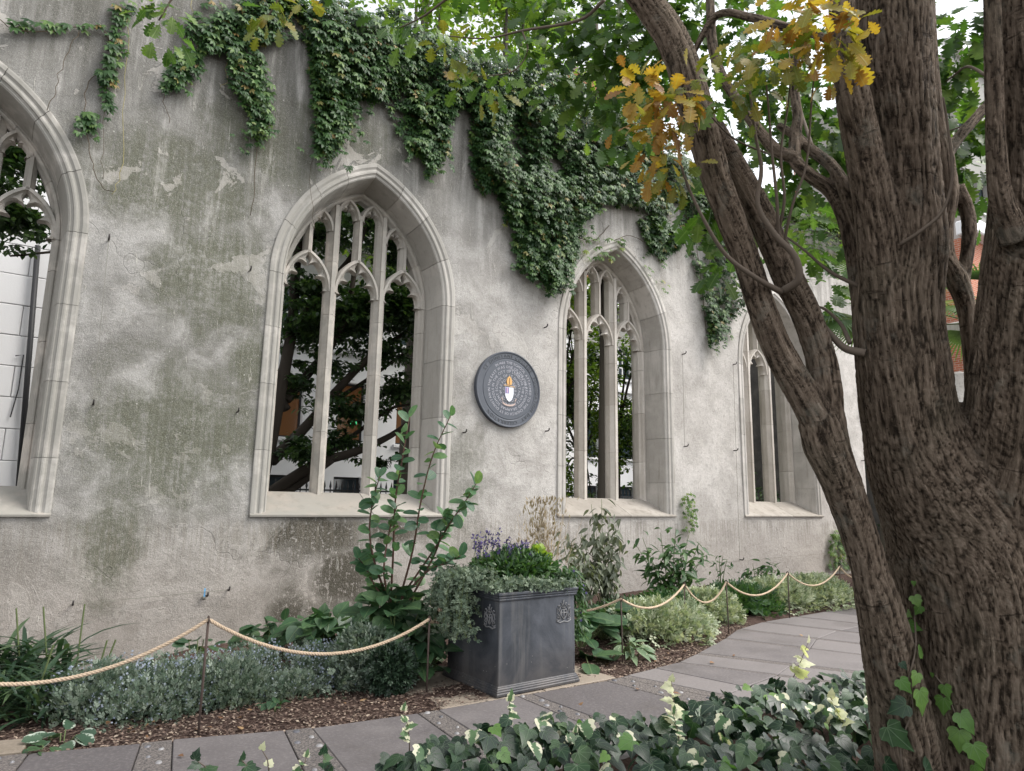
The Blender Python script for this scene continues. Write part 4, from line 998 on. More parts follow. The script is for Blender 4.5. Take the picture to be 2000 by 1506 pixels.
# ================================================================ CREEPERS ON THE WALL
CR_STOPS = [(0, (.014, .042, .012)), (.45, (.034, .085, .022)), (.8, (.062, .13, .032)), (.96, (.12, .19, .05)), (1, (.26, .17, .06))]
MAT_CREEP = leaf_mat('creeper_leaf', CR_STOPS, .5, .25, spec=.35)
MAT_CREEPO = leaf_mat('creeper_leaf_single', CR_STOPS, .5, .25, spec=.35, objrnd=True)
MAT_CREEPL = leaf_mat('creeper_leaf_painted_lit', [(0, (.04, .09, .02)), (.5, (.09, .17, .035)), (.9, (.17, .25, .06)), (1, (.32, .28, .09))], .5, .35, spec=.3)  # brighter copy of the creeper leaf, caught sky light painted into the green
MAT_VINE = M('vine_stem', .85, .2).col((.085, .065, .045)).m
MAT_SHOOT = M('pale_shoot', .7, .2).col((.25, .22, .1)).m
def inpoly(x, y, poly):
    c = np.zeros(len(x), bool); n = len(poly)
    for i in range(n):
        x0, y0 = poly[i]; x1, y1 = poly[(i+1) % n]
        with np.errstate(divide='ignore', invalid='ignore'):
            k = ((y0 > y) != (y1 > y)) & (x < (x1-x0)*(y-y0)/(y1-y0+1e-9)+x0)
        c ^= k
    return c
def wall_poly(poly, n, thr, thick=.28, seed=0, fs=1.6):
    xs = [p[0] for p in poly]; ys = [p[1] for p in poly]; out = []
    while sum(len(o) for o in out) < n:
        x = RNG.uniform(min(xs), max(xs), 4000); y = RNG.uniform(min(ys), max(ys), 4000); k = inpoly(x, y, poly)
        x, y = x[k], y[k]
        Q = np.array([W(a, b) for a, b in zip(x, y)])
        f = fbm(np.stack([Q[:, 0]*fs*1.4, Q[:, 2]*fs*.8, Q[:, 0]*0], 1), 40+seed, 3)
        k = f + RNG.normal(size=len(f))*.09 > thr+.03; Q = Q[k]; f = f[k]
        Q[:, 1] = -.04 - RNG.random(len(Q))**1.5*thick*np.clip((f-thr)*4+.25, .15, 1.2)
        out.append(Q)
    return np.vstack(out)[:n]
def creeper_dirs(n):
    d = np.stack([RNG.normal(size=n)*.6, -.45-RNG.random(n)*.5, -.7-RNG.random(n)*.4], 1)
    N = norm(np.stack([RNG.normal(size=n)*.35, -.75-RNG.random(n)*.3, .25+RNG.random(n)*.65], 1)); return d, N
def creeper(name, label, polys, strands, base, singles=0):
    t = thing(name, label, 'creeper', base, 'creepers hanging down the wall')
    ALLP = []
    for i, (poly, n, thr, th) in enumerate(polys):
        n = int(n*1.55); P = wall_poly(poly, n, thr, th, i); ALLP.append(P); d, N = creeper_dirs(n); s_ = RNG.uniform(.06, .125, n)
        k = singles if i == 0 else 0
        if k:
            o_ = np.argsort(P[:, 1])[:k]; leaf_objs('leaf', 'creeper', T_CREEP, MAT_CREEPO, P[o_], d[o_], N[o_], s_[o_], t)
            m_ = np.ones(n, bool); m_[o_] = False; P, d, N, s_ = P[m_], d[m_], N[m_], s_[m_]
        obj('foliage', leaf_mesh('creeper_foliage', T_CREEP, P, d, N, s_), MAT_CREEP, t, kind='stuff')
    A = np.vstack(ALLP); k = np.argsort(A[:, 2]+RNG.normal(size=len(A))*.7)[:max(8, len(A)//45)]; SP_, SD_ = [], []
    for i in k:                                         # ragged trails below the mass
        ln = RNG.uniform(.1, .45); m2 = int(ln*20)+2; u = np.sort(RNG.random(m2)); sway = RNG.normal()*.12
        q = A[i] + np.stack([sway*u+RNG.normal(size=m2)*.025, -.02*u-RNG.random(m2)*.03, -ln*u], 1); q[:, 1] = np.minimum(q[:, 1], -.05); SP_.append(q)
    Q = np.vstack(SP_); dq, nq = creeper_dirs(len(Q)); obj('trails', leaf_mesh('trails', T_CREEP, Q, dq, nq, RNG.uniform(.04, .1, len(Q))), MAT_CREEP, t, kind='stuff')
    for pts, r_, mt in strands:
        pp, rr = smooth_path([W(*q, -.03-.05*RNG.random()) for q in pts], [r_]*len(pts), 5)
        pp = [p+np.array([RNG.normal()*.012, RNG.normal()*.008, 0]) for p in pp]
        obj('stem', MB().tube(pp, rr, 5).mesh('stem', True), mt, t)
    return t
creeper('creeper', 'broad dense creeper curtain hanging over the third window', [
    ([(900,140),(1010,120),(1130,170),(1250,250),(1340,320),(1345,440),(1300,420),(1240,410),(1180,400),(1140,430),(1110,440),(1060,440),(985,430),(960,370),(925,330),(915,250)], 5200, .31, .4),
    ([(985,410),(1060,430),(1120,440),(1125,500),(1100,540),(1060,548),(1000,510)], 620, .36, .3), ([(915,250),(960,260),(965,360),(940,380),(920,350)], 160, .42, .15),
    ([(1235,400),(1345,380),(1335,470),(1290,512),(1262,490)], 480, .40, .28)],
    [([(930,150),(925,250),(935,350)], .006, MAT_VINE), ([(1060,160),(1050,300),(1070,440)], .007, MAT_SHOOT), ([(1130,200),(1125,330),(1110,420)], .004, MAT_SHOOT), ([(1190,440),(1160,470),(1120,460)], .008, MAT_VINE), ([(1200,470),(1230,460),(1270,480)], .006, MAT_VINE)], (11, -.05, 8.9), 60)
creeper('creeper', 'narrow creeper tongue hanging between the third and fourth windows', [
    ([(1340,330),(1420,400),(1430,520),(1442,600),(1410,640),(1382,672),(1368,590),(1345,480)], 900, .34, .35), ([(1340,320),(1430,390),(1500,430),(1480,470),(1390,480)], 500, .38, .35)],
    [([(1350,400),(1365,520),(1380,650)], .007, MAT_VINE)], (14, -.05, 8.9), 20)
creeper('creeper', 'dark creeper mass draped above the second window', [
    ([(625,0),(760,20),(850,80),(935,140),(915,190),(880,235),(860,240),(800,230),(740,200),(690,200),(620,190),(600,120),(590,40)], 2600, .33, .34),
    ([(600,120),(690,180),(680,260),(640,305),(610,290),(612,230)], 330, .42, .2), ([(740,190),(870,230),(868,300),(850,325),(822,315),(785,280)], 420, .42, .22)],
    [([(690,20),(680,120),(690,240)], .008, MAT_VINE), ([(770,40),(765,180),(780,260)], .006, MAT_VINE), ([(676,10),(670,80),(668,150)], .004, MAT_SHOOT), ([(870,110),(860,200),(880,210)], .004, MAT_SHOOT)], (6, -.05, 8.9), 60)
creeper('creeper', 'ragged creeper trails hanging on the first pier right of the tall arch', [
    ([(400,0),(600,0),(590,70),(520,90),(470,100),(430,110),(380,100),(360,60)], 420, .46, .18),
    ([(440,80),(510,110),(525,180),(525,270),(495,275),(478,210),(450,180)], 230, .42, .18), ([(345,110),(410,90),(385,150),(340,180),(318,160)], 80, .42, .12)],
    [([(430,0),(440,60),(445,150),(430,170)], .004, MAT_SHOOT), ([(375,0),(380,60),(390,110)], .004, MAT_SHOOT), ([(500,100),(505,200),(500,330),(490,420)], .005, MAT_VINE), ([(330,160),(320,190),(330,240)], .004, MAT_VINE), ([(610,300),(605,360),(612,440)], .003, MAT_VINE)], (3.6, -.05, 8.9), 60)
creeper('creeper', 'thin straggling creeper strand beside the first arch', [
    ([(225,10),(262,0),(255,80),(240,120),(215,170),(195,150),(210,110)], 60, .38, .1), ([(160,225),(188,220),(182,262),(162,258)], 16, .2, .08), ([(20,45),(200,50),(200,62),(20,66)], 22, .2, .05), ([(200,150),(225,140),(215,210),(200,205)], 20, .3, .06)],
    [([(-5,35),(30,58),(100,62),(150,52),(200,58),(215,80)], .006, MAT_VINE), ([(155,60),(130,110),(110,170),(92,215)], .004, MAT_VINE), ([(255,20),(245,150),(240,320),(220,380)], .004, MAT_SHOOT), ([(210,130),(168,170),(168,250),(180,320),(200,365),(225,375)], .005, MAT_VINE), ([(205,140),(200,260),(200,350)], .003, MAT_VINE)], (1.8, -.05, 8.9), 24)
# growth along the wall head
t = thing('wall_top_creeper', 'thick creeper mound with leaves coloured as if lit growing along the wall top', 'creeper', (10, .5, 9.0))
n = 13000; X_ = 3.2 + RNG.random(n)*16.2; a = RNG.random(n)*math.pi
rr = .22+.55*fbm(np.stack([X_*.9, X_*0, X_*0], 1), 77, 3)
rad = rr*np.sqrt(RNG.uniform(.55, 1, n))
P = np.stack([X_, .35 - np.cos(a)*rad*.95, 8.66 + np.sin(a)*rad*1.05], 1)
d = np.stack([RNG.normal(size=n)*.6, -np.cos(a)*.9, np.sin(a)*.3-.45], 1); N = norm(np.stack([RNG.normal(size=n)*.4, -np.cos(a)*.8, np.sin(a)+.4], 1))
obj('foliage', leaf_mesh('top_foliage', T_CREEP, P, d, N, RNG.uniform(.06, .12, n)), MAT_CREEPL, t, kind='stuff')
# small self-sown climbers
for label, poly, n, sz in [('small climber sprig rising up the pale pier', [(1328,965),(1352,960),(1350,1040),(1330,1040)], 70, .07), ('ivy tuft in the far corner of the wall base', [(1618,1035),(1665,1030),(1680,1110),(1610,1110)], 260, .09), ('wisps of creeper over the third arch head', [(1130,455),(1210,462),(1225,500),(1180,515),(1120,500)], 40, .1), ('thin trailing shoots beside the third window arch', [(1250,500),(1300,560),(1300,580),(1262,560)], 14, .08)]:
    c_ = W(*np.mean(poly, 0)); t = thing('climber', label, 'climber', (c_[0], -.05, c_[2]-.4))
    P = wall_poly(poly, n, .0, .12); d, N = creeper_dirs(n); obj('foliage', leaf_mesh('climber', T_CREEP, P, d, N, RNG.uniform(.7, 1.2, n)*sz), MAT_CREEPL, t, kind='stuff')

# ================================================================ BORDER PLANTS
def blob_pts(c, r, n, low=-.2, shell=.35):
    v = rdir(n); v[:, 2] = np.where(v[:, 2] < low, -v[:, 2], v[:, 2]); k = (1-RNG.random(n)**2*shell*2.2).clip(.25, 1)
    k = k*(.8+.4*fbm(v*2.4+np.array(c), 51, 2)); P = np.array(c)+v*k[:, None]*np.array(r); return P, v
def leafy(parent, c, r, n, tmpl, size, m_, up=.3, spread=.7, low=-.2, nm='foliage', nrm_up=.6):
    P, v = blob_pts(c, r, n, low); d = v*1.0 + rdir(n)*spread + np.array([0, 0, up]); N = norm(rdir(n)*.5 + v*.4 + np.array([0, -.1, nrm_up]))
    return obj(nm, leaf_mesh(nm, tmpl, P, d, N, RNG.uniform(.7, 1.25, n)*size), m_, parent, kind='stuff')
def gz(x, y): return float(bed_z(np.array([x]), np.array([y]))[0])
MAT_SAGE = leaf_mat('catmint_leaf', [(0, (.06, .1, .065)), (.5, (.15, .2, .145)), (1, (.32, .37, .31))], .65, .2, tint=1.2)
MAT_BLUE = leaf_mat('pale_blue_flower', [(0, (.24, .29, .4)), (1, (.46, .5, .6))], .6, .3, tint=1.0)
MAT_PURP = leaf_mat('purple_flower', [(0, (.05, .04, .17)), (1, (.14, .09, .3))], .6, .3, tint=1.0)
MAT_GREEN = leaf_mat('border_green', [(0, (.02, .06, .02)), (.5, (.045, .105, .03)), (1, (.085, .16, .045))], .45, .28)
MAT_BIGG = leaf_mat('big_green_leaf', [(0, (.022, .06, .028)), (.5, (.04, .095, .04)), (1, (.07, .135, .055))], .45, .22, vein='pinnate', objrnd=True)
MAT_DARK = leaf_mat('dark_strap', [(0, (.018, .045, .024)), (.6, (.04, .08, .04)), (1, (.09, .14, .06))], .45, .25)
MAT_SILV = leaf_mat('silver_leaf', [(0, (.07, .11, .07)), (.5, (.15, .2, .135)), (1, (.28, .34, .24))], .7, .2, tint=1.1)
MAT_PALE = leaf_mat('variegated_cover', [(0, (.16, .22, .12)), (.5, (.38, .43, .29)), (1, (.6, .62, .48))], .6, .25, tint=1.1)
MAT_LIME = leaf_mat('lime_leaf', [(0, (.16, .27, .03)), (1, (.3, .4, .06))], .5, .35)
MAT_GREY = leaf_mat('feathery_grey_leaf', [(0, (.06, .075, .05)), (1, (.17, .19, .13))], .6, .25)
MAT_STRAW = leaf_mat('dry_straw', [(0, (.32, .25, .17)), (1, (.52, .43, .31))], .8, .25, tint=1.0)
MAT_STEM = M('green_stem', .7, .3).col((.1, .13, .05)).m; MAT_RSTEM = M('red_brown_stem', .7, .3).col((.11, .06, .045)).m
# catmint drift: five plants
for i, (x, y, r_, label) in enumerate([(2.0, -2.85, .5, 'grey catmint clump next to the dark strap leaved plant'), (2.35, -3.25, .5, 'grey catmint clump under the first sag of rope'), (2.75, -3.15, .6, 'grey catmint clump right behind the tall rope stake'), (3.3, -3.25, .55, 'grey catmint clump in the middle of the drift'), (3.8, -3.3, .45, 'grey catmint clump beside the dark clipped shrub')]):
    z = gz(x, y); t = thing('catmint', label, 'catmint', (x, y, z), 'catmint in a drift behind the rope')
    for q_ in range(7):
        bx_, by_, br_ = x+RNG.normal()*r_*.45, y+.14+RNG.normal()*.2, RNG.uniform(.18, .32)
        leafy(t, (bx_, by_, z+.02), (br_*1.2, br_, RNG.uniform(.16, .36)), 560, T_SPRIG, RNG.uniform(.04, .06), MAT_SAGE, .9, .6)
    P, v = blob_pts((x, y+.12, z+.06), (r_*1.0, .42, .32), 800, .0, .15)
    obj('flowers', leaf_mesh('flowers', T_PETAL, P, v+rdir(800)*.5, norm(v+rdir(800)*.6+np.array([0, -.4, .4])), RNG.uniform(.010, .018, 800)*1.2), MAT_BLUE, t, kind='stuff')
# strap-leaved plant at the far left
for x, y, s_, label in [(1.4, -1.95, .62, 'tall dark strap leaved clump at the wall foot under the first arch'), (1.5, -2.7, .42, 'low dark strap leaved clump in front of the taller one')]:
    z = gz(x, y); t = thing('strap_leaved_plant', label, 'plant', (x, y, z))
    n = 260; a = RNG.uniform(0, 6.28, n); P = np.stack([x+RNG.normal(size=n)*.2, y+RNG.normal(size=n)*.16, z+RNG.random(n)*s_*.7], 1)
    d = np.stack([np.cos(a), np.sin(a), RNG.uniform(.3, 1.6, n)], 1); N = norm(np.stack([-np.cos(a)*.8, -np.sin(a)*.8, np.full(n, .8)], 1))
    leaf_objs('leaf', 'strap', T_STRAP, leaf_mat('strap_leaf', [(0, (.018, .045, .024)), (.6, (.04, .08, .04)), (1, (.09, .14, .06))], .45, .25, objrnd=True), P[:90], d[:90], N[:90], RNG.uniform(.6, 1.2, 90)*s_*.8, t)
    obj('foliage', leaf_mesh('strap', T_STRAP, P[90:], d[90:], N[90:], RNG.uniform(.6, 1.1, n-90)*s_*.75), MAT_DARK, t, kind='stuff')
    for k in range(3):
        x1 = x+RNG.normal()*.25; obj('stalk', MB().tube([(x1, y, z), (x1+RNG.normal()*.1, y-.05, z+s_*1.3)], .007, 5).mesh('stalk'), MAT_STEM, t)
# magnolia-like shrub with oval leaves
sx, sy = DP(775, 1290, 6.3)[:2]; t = thing('shrub', 'tall open shrub with red stems and oval blue green leaves', 'shrub', (sx, sy, gz(sx, sy)))
MAT_OVAL = leaf_mat('oval_leaf', [(0, (.04, .105, .06)), (.5, (.075, .17, .085)), (.85, (.11, .215, .09)), (1, (.18, .28, .09))], .45, .3, vein='pinnate', objrnd=True)
for pts in [[(770,1180),(735,1110),(722,1040),(728,980),(742,930)], [(765,1170),(768,1080),(772,980),(785,900),(800,815)], [(780,1170),(805,1080),(822,980),(845,890),(880,812)], [(790,1165),(840,1085),(880,1020),(905,985),(930,945)], [(785,1165),(850,1080),(862,1030),(870,1010)], [(775,1170),(750,1120),(760,1040),(775,990)], [(790,1160),(830,1120),(870,1100),(900,1085)], [(765,1165),(730,1140),(715,1110),(700,1090)]]:
    D0 = 6.3; pp = [DP(x_, y_, D0 - .06*k + RNG.normal()*.05) for k, (x_, y_) in enumerate(pts)]; pp[0] = np.array([sx+RNG.normal()*.06, sy+RNG.normal()*.06, DP(775, 1205, 6.3)[2]+RNG.normal()*.04])
    pp, rr = smooth_path(pp, list(np.linspace(.012, .004, len(pp))), 6); obj('stem', MB().tube(pp, rr, 6).mesh('stem', True), MAT_RSTEM, t)
    L_ = len(pp); k0 = int(L_*.22); m_ = int((L_-k0)*1.6); u = np.linspace(k0, L_-1.01, m_); a = np.arange(m_)*2.4+RNG.random()
    Q = np.array([pp[int(q)]*(1-q % 1)+pp[int(q)+1]*(q % 1) for q in u]); side = np.cos(a)[:, None]*RGT + np.sin(a)[:, None]*np.array([FWD[0], FWD[1], 0])
    d = side + np.array([0, 0, .2]) + RNG.normal(size=(m_, 3))*.38; d[-2:] += np.array([0, 0, 1.2])
    N = norm(np.tile(np.array([-.1, -.5, .75]), (m_, 1)) + RNG.normal(size=(m_, 3))*.4)
    leaf_objs('leaf', 'oval', T_OVAL, MAT_OVAL, Q, d, N, RNG.uniform(.09, .155, m_), t)
obj('stump', MB().tube([(sx, sy, gz(sx, sy)-.05), (sx+.02, sy, .2), (sx, sy, .42)], [.07, .055, .035], 9).mesh('stump', True), MAT_RSTEM, t)
# big-leaved plants round its foot
def rosette(label, x, y, h_, r_, n, tmpl, tn, m_, sz, name='leafy_perennial', tilt=.25):
    z = gz(x, y) if abs(y+2) < 2.6 else 0
    t = thing(name, label, 'plant', (x, y, z)); a = RNG.uniform(0, 6.28, n); q = np.sqrt(RNG.random(n)); 
    P = np.stack([x+np.cos(a)*q*r_*.6, y+np.sin(a)*q*r_*.6, z+h_*(.25+.75*(1-q*.7))*RNG.uniform(.55, 1, n)], 1)
    d = np.stack([np.cos(a), np.sin(a)-.25, RNG.uniform(-.5, .35, n)], 1); N = norm(np.stack([np.cos(a)*tilt, np.sin(a)*tilt-.3, np.full(n, .9)], 1)+RNG.normal(size=(n, 3))*.2)
    leaf_objs('leaf', tn, tmpl, m_, P, d, N, RNG.uniform(.7, 1.2, n)*sz, t)
    for k in range(0, n, 3): obj('stalk', MB().tube([(x+np.cos(a[k])*.03, y, z-.02), tuple(P[k])], .005, 4).mesh('stalk'), MAT_STEM, t)
    return t
rosette('lush big leaved perennial at the foot of the oval leaved shrub', sx+.05, sy-.25, .55, .62, 70, T_HEART, 'heart', MAT_BIGG, .2)
rosette('broad leaved perennial between shrub and planter', 4.3, -3.1, .6, .4, 40, T_OVAL, 'oval_big', MAT_BIGG, .24)
rosette('green leafy perennial below the black moss stain', 4.15, -1.6, .42, .55, 46, T_HEART, 'heart', MAT_BIGG, .17)
rosette('pointed green seedlings at the wall foot left of the shrub', 3.6, -1.3, .36, .5, 34, T_OVAL, 'oval_big', MAT_BIGG, .15)
rosette('lone leafy seedling behind the rope at the pier foot', 2.75, -2.2, .62, .28, 14, T_OVAL, 'oval_big', MAT_BIGG, .15)
rosette('small dark palm like seedling among the catmint', 2.2, -2.55, .5, .2, 14, T_LANCE, 'lance', MAT_BIGG, .2)
MAT_SPOT = leaf_mat('spotted_leaf', [(0, (.04, .085, .05)), (1, (.08, .14, .08))], .5, .2, objrnd=True, edge=((.4, .46, .38), .42))
rosette('silver spotted low plant on the mulch by the catmint', 1.72, -3.62, .12, .2, 14, T_OVAL, 'oval_spot', MAT_SPOT, .13)
rosette('flat four leaved weed alone on the mulch', 1.62, -3.78, .04, .1, 5, T_OVAL, 'oval_big', MAT_BIGG, .12)
rosette('small round leaved seedling on mulch at the rope stake', 3.05, -3.75, .1, .18, 12, T_HEART, 'heart', MAT_SAGE and MAT_BIGG, .07)
def leafpile(label, c, r_, n, tmpl, tn, m_, sz):
    t = thing('leafy_perennial', label, 'plant', (c[0], c[1], gz(c[0], c[1]))); P, v = blob_pts(c, r_, n, -.6, .5)
    d = v*np.array([1, 1, .4]) + rdir(n)*.5 + np.array([-.1, -.25, -.25]); N = norm(v*.5+rdir(n)*.35+np.array([-.1, -.4, .8]))
    leaf_objs('leaf', tn, tmpl, m_, P, d, N, RNG.uniform(.65, 1.25, n)*sz, t)
    for k in range(0, n, 6): obj('stalk', MB().tube([(c[0]+RNG.normal()*.05, c[1], gz(c[0], c[1])-.02), tuple(P[k])], .005, 4).mesh('stalk'), MAT_STEM, t)
leafpile('hydrangea like mound of big leaves round the shrub stump', DP(775, 1225, 6.15), (.42, .34, .36), 130, T_HEART, 'heart', MAT_BIGG, .17)
leafpile('broad spreading leaves low in front of the black moss', DP(640, 1232, 7.0), (.55, .4, .2), 80, T_HEART, 'heart', MAT_BIGG, .17)
leafpile('green pointed leaves behind the second sag of rope', DP(545, 1240, 7.2), (.35, .35, .14), 40, T_OVAL, 'oval_big', MAT_BIGG, .16)
leafpile('dense leaves between the rope stake and planter side', DP(815, 1270, 6.4), (.2, .25, .34), 60, T_OVAL, 'oval_big', MAT_BIGG, .18)
# clipped dark shrub
x, y = 4.0, -3.75; t = thing('dark_shrub', 'small dark clipped shrub on the mulch beside the planter', 'shrub', (x, y, gz(x, y)))
leafy(t, (x, y, .16), (.2, .17, .2), 1700, T_SPRIG, .055, leaf_mat('dark_small_leaf', [(0, (.012, .028, .016)), (1, (.04, .075, .04))], .5, .15), .3, .8, -.8)
obj('stem', MB().tube([(x, y, -.05), (x, y, .15)], [.02, .012], 6).mesh('stem'), MAT_RSTEM, t)
x, y = 3.95, -3.45; t = thing('catmint', 'grey green feathery mound behind the dark clipped shrub', 'catmint', (x, y, 0)); leafy(t, (x, y, .15), (.32, .3, .32), 1700, T_SPRIG, .07, MAT_SAGE, .6, .7)

# ---------------------------------------------------------------- plants in the planter
def pl(x, y, z): a, b = prot(x, y); return np.array([a, b, z])
t = thing('planter_salvia', 'bushy bright green salvia filling the lead planter', 'plant', tuple(pl(.05, 0, .86)))
leafy(t, pl(.05, .05, .88), (.44, .34, .24), 2400, T_LANCE, .075, MAT_GREEN, .3, .8)
t = thing('flower_spikes', 'thin purple flower spikes standing above the planter', 'flowers', tuple(pl(-.2, .1, .86)))
fp, fd = [], []
for k in range(30):
    b = pl(RNG.uniform(-.38, .4), RNG.uniform(-.1, .3), 1.0); h_ = RNG.uniform(.1, .34) if b[0] < 5.15 else RNG.uniform(.08, .2); tp = b+np.array([RNG.normal()*.05, RNG.normal()*.05, h_])
    obj('stalk', MB().tube([b, tp], .0025, 4).mesh('stalk'), MAT_STEM, t)
    u = RNG.uniform(.5, 1, 22)[:, None]; fp.append(b*(1-u)+tp*u+RNG.normal(size=(22, 3))*.008)
fp = np.vstack(fp); obj('blossoms', leaf_mesh('blossoms', T_SMALL, fp, rdir(len(fp))+np.array([0, 0, .3]), rdir(len(fp)), .03), MAT_PURP, t, kind='stuff')
t = thing('trailing_silver_plant', 'silver leaved trailing plant spilling over the planter corner', 'plant', tuple(pl(-.4, -.1, .86)))
PP = []
for k in range(46):
    b = pl(-.44+RNG.normal()*.06, RNG.uniform(-.08, .4), .84+RNG.random()*.06); ln = RNG.uniform(.12, .5)*(1 if b[1] > -4.2 else .55); out = RNG.uniform(.05, .2)
    path_ = [b, b+np.array([-out*.7, -.03, .03]), b+np.array([-out-.02, -.05+RNG.normal()*.05, -ln*.5]), b+np.array([-out+RNG.normal()*.04, -.08+RNG.normal()*.06, -ln])]
    q, r_ = smooth_path(path_, [.003]*4, 7); obj('trail', MB().tube(q, r_, 4).mesh('trail'), MAT_STEM, t); PP += [np.array(c_)+RNG.normal(size=3)*.018 for c_ in q for _ in range(3)]
for k in range(900): PP.append(pl(RNG.uniform(-.5, .1), RNG.uniform(-.42, -.2), .82+RNG.random()*.1) if k % 2 else pl(RNG.uniform(-.58, -.3), RNG.uniform(-.2, .4), .83+RNG.random()*.16))
for k in range(260): PP.append(pl(RNG.uniform(-.1, .42), RNG.uniform(-.44, -.32), .815+RNG.random()*.07))
P = np.array(PP); n = len(P); obj('foliage', leaf_mesh('silver', T_SPRIG, P, rdir(n)+np.array([-.3, -.3, .1]), norm(rdir(n)*.6+np.array([-.3, -.4, .6])), RNG.uniform(.035, .06, n)), MAT_SILV, t, kind='stuff')
t = thing('lime_plant', 'lime green leafed plant at the planter back edge', 'plant', tuple(pl(.3, .1, .86))); leafy(t, pl(.34, .05, .98), (.11, .12, .17), 150, T_HEART, .06, MAT_LIME, .3, .6)
t = thing('trailing_green_plant', 'dark green trailing plant with violet flowers hanging right of the planter', 'plant', tuple(pl(.45, -.1, .86)))
P = []
for k in range(1500):
    u = RNG.random(); P.append(pl(.4+.16*math.sin(min(u*3, 1.6))+RNG.normal()*.04, RNG.uniform(-.36, .3), .97-.6*u**1.3+RNG.normal()*.03))
P = np.array(P); n = len(P); obj('foliage', leaf_mesh('trail', T_LANCE, P, rdir(n)*.6+np.array([.3, -.3, -.7]), norm(rdir(n)*.6+np.array([.2, -.6, .5])), RNG.uniform(.05, .085, n)), MAT_GREEN, t, kind='stuff')
obj('blossoms', leaf_mesh('violet', T_PETAL, P[:60]+np.array([0, -.04, 0]), rdir(60), norm(rdir(60)*.4+np.array([0, -1, .3])), .028), MAT_PURP, t, kind='stuff')

# ---------------------------------------------------------------- right hand border
q = G(1200, 1285); rosette('large leaved perennial hard against the planter side', q[0]-.1, q[1]+.45, .5, .5, 44, T_OVAL, 'oval_big', MAT_BIGG, .25)
q = G(1240, 1275); rosette('broad green perennial beside the rubble path edge', q[0]+.1, q[1]+.6, .5, .45, 36, T_HEART, 'heart', MAT_BIGG, .2)
q = G(1245, 1290); t = rosette('cream striped low hosta on the mulch', q[0], q[1]+.12, .26, .22, 34, T_LANCE, 'lance_striped', leaf_mat('striped_leaf', [(0, (.1, .17, .09)), (1, (.18, .25, .14))], .5, .2, objrnd=True, edge=((.55, .57, .4), .3)), .2)
q = G(1490, 1205); rosette('round leaved bergenia at the path edge between pale cushions', q[0], q[1]+.25, .28, .4, 34, T_HEART, 'heart', MAT_BIGG, .22)
q = G(1190, 1305); rosette('flat grey green leaf spread on mulch right of the planter', q[0]-.1, q[1]+.2, .16, .2, 6, T_OVAL, 'oval_big', MAT_BIGG, .28)
for x0, y0, r_, label in [(1340, 1258, .8, 'pale variegated cushion bulging onto the path edge'), (1410, 1222, .6, 'pale variegated cushion beside the round leaved bergenia'), (1560, 1195, .8, 'pale variegated edging under the fourth window'), (1640, 1188, .9, 'pale variegated edging near the leaning oak stem')]:
    q = G(x0, y0); x, y = q[0], q[1]+r_*.55; t = thing('variegated_cover', label, 'ground cover', (x, y, 0), 'pale variegated ground cover along the path')
    leafy(t, (x, y, .06), (r_, r_*.7, .36), 2600, T_SPRIG, .085, MAT_PALE, .4, .7)
# mixed green filler under the wall
for x0, y0, h_, r_, label in [(1300, 1190, .35, .6, 'low green filler behind the first pale cushion'), (1440, 1170, .35, .7, 'low green filler plants in front of the pale pier'), (1580, 1150, .3, .9, 'low green filler under the fourth window'), (1230, 1200, .3, .5, 'low fennel like filler behind the planter')]:
    q = G(x0, y0, .2); t = thing('filler_plant', label, 'plant', (q[0], q[1], 0)); leafy(t, (q[0], q[1], .05), (r_, .5, h_), 1100, T_SPRIG, .1, MAT_GREEN, .6, .7)
# dahlia-like leggy shrub
def leggy(name, label, tips, base, D, n, tmpl, sz, m_, stem_m, cat='plant', droop=-.2, jit=.05):
    b = DP(*base, D); b[2] = max(b[2], -.05); t = thing(name, label, cat, (b[0], b[1], -.05)); PP, DD = [], []
    for tip in tips:
        e = DP(*tip, D+RNG.normal()*.15); mid = (b+e)/2+np.array([(e-b)[0]*.15, 0, .12]); pp, rr = smooth_path([np.array([b[0], b[1], -.05]), (b+mid)/2, mid, e], [.008, .007, .006, .003], 6)
        obj('stem', MB().tube(pp, rr, 5).mesh('stem', True), stem_m, t); L_ = len(pp)
        for k in range(n):
            u = RNG.uniform(.35, 1)*(L_-1.01); c_ = pp[int(u)]*(1-u % 1)+pp[int(u)+1]*(u % 1); PP.append(c_+RNG.normal(size=3)*jit); v = rdir(1)[0]; v[2] = v[2]*.4+droop; DD.append(v)
    P = np.array(PP); d = np.array(DD); N = norm(rdir(len(P))*.5+np.array([0, -.3, .8])); obj('foliage', leaf_mesh('leggy', tmpl, P, d, N, RNG.uniform(.7, 1.2, len(P))*sz), m_, t, kind='stuff'); return t
leggy('leggy_shrub', 'leggy mid green shrub leaning on the pale pier', [(1255,1050),(1290,1040),(1320,1032),(1345,1045),(1365,1062),(1375,1080),(1305,1070),(1240,1060),(1335,1075),(1270,1085)], (1320,1200), 9.6, 34, T_LANCE, .17, MAT_GREEN, MAT_STEM)
leggy('leggy_shrub', 'low leggy weed with pale buds under the fourth window', [(1470,1100),(1490,1105),(1505,1098),(1455,1120),(1520,1110)], (1480,1175), 11.0, 26, T_LANCE, .15, MAT_GREEN, MAT_STEM)
leggy('feathery_shrub', 'feathery grey leaved shrub in front of the third sill', [(1155,985),(1175,975),(1190,1000),(1205,1020),(1165,1040),(1120,1060),(1215,1060),(1135,1040),(1180,1050),(1195,1090)], (1185,1200), 8.6, 46, T_LANCE, .14, MAT_GREY, MAT_STEM, droop=-.6)
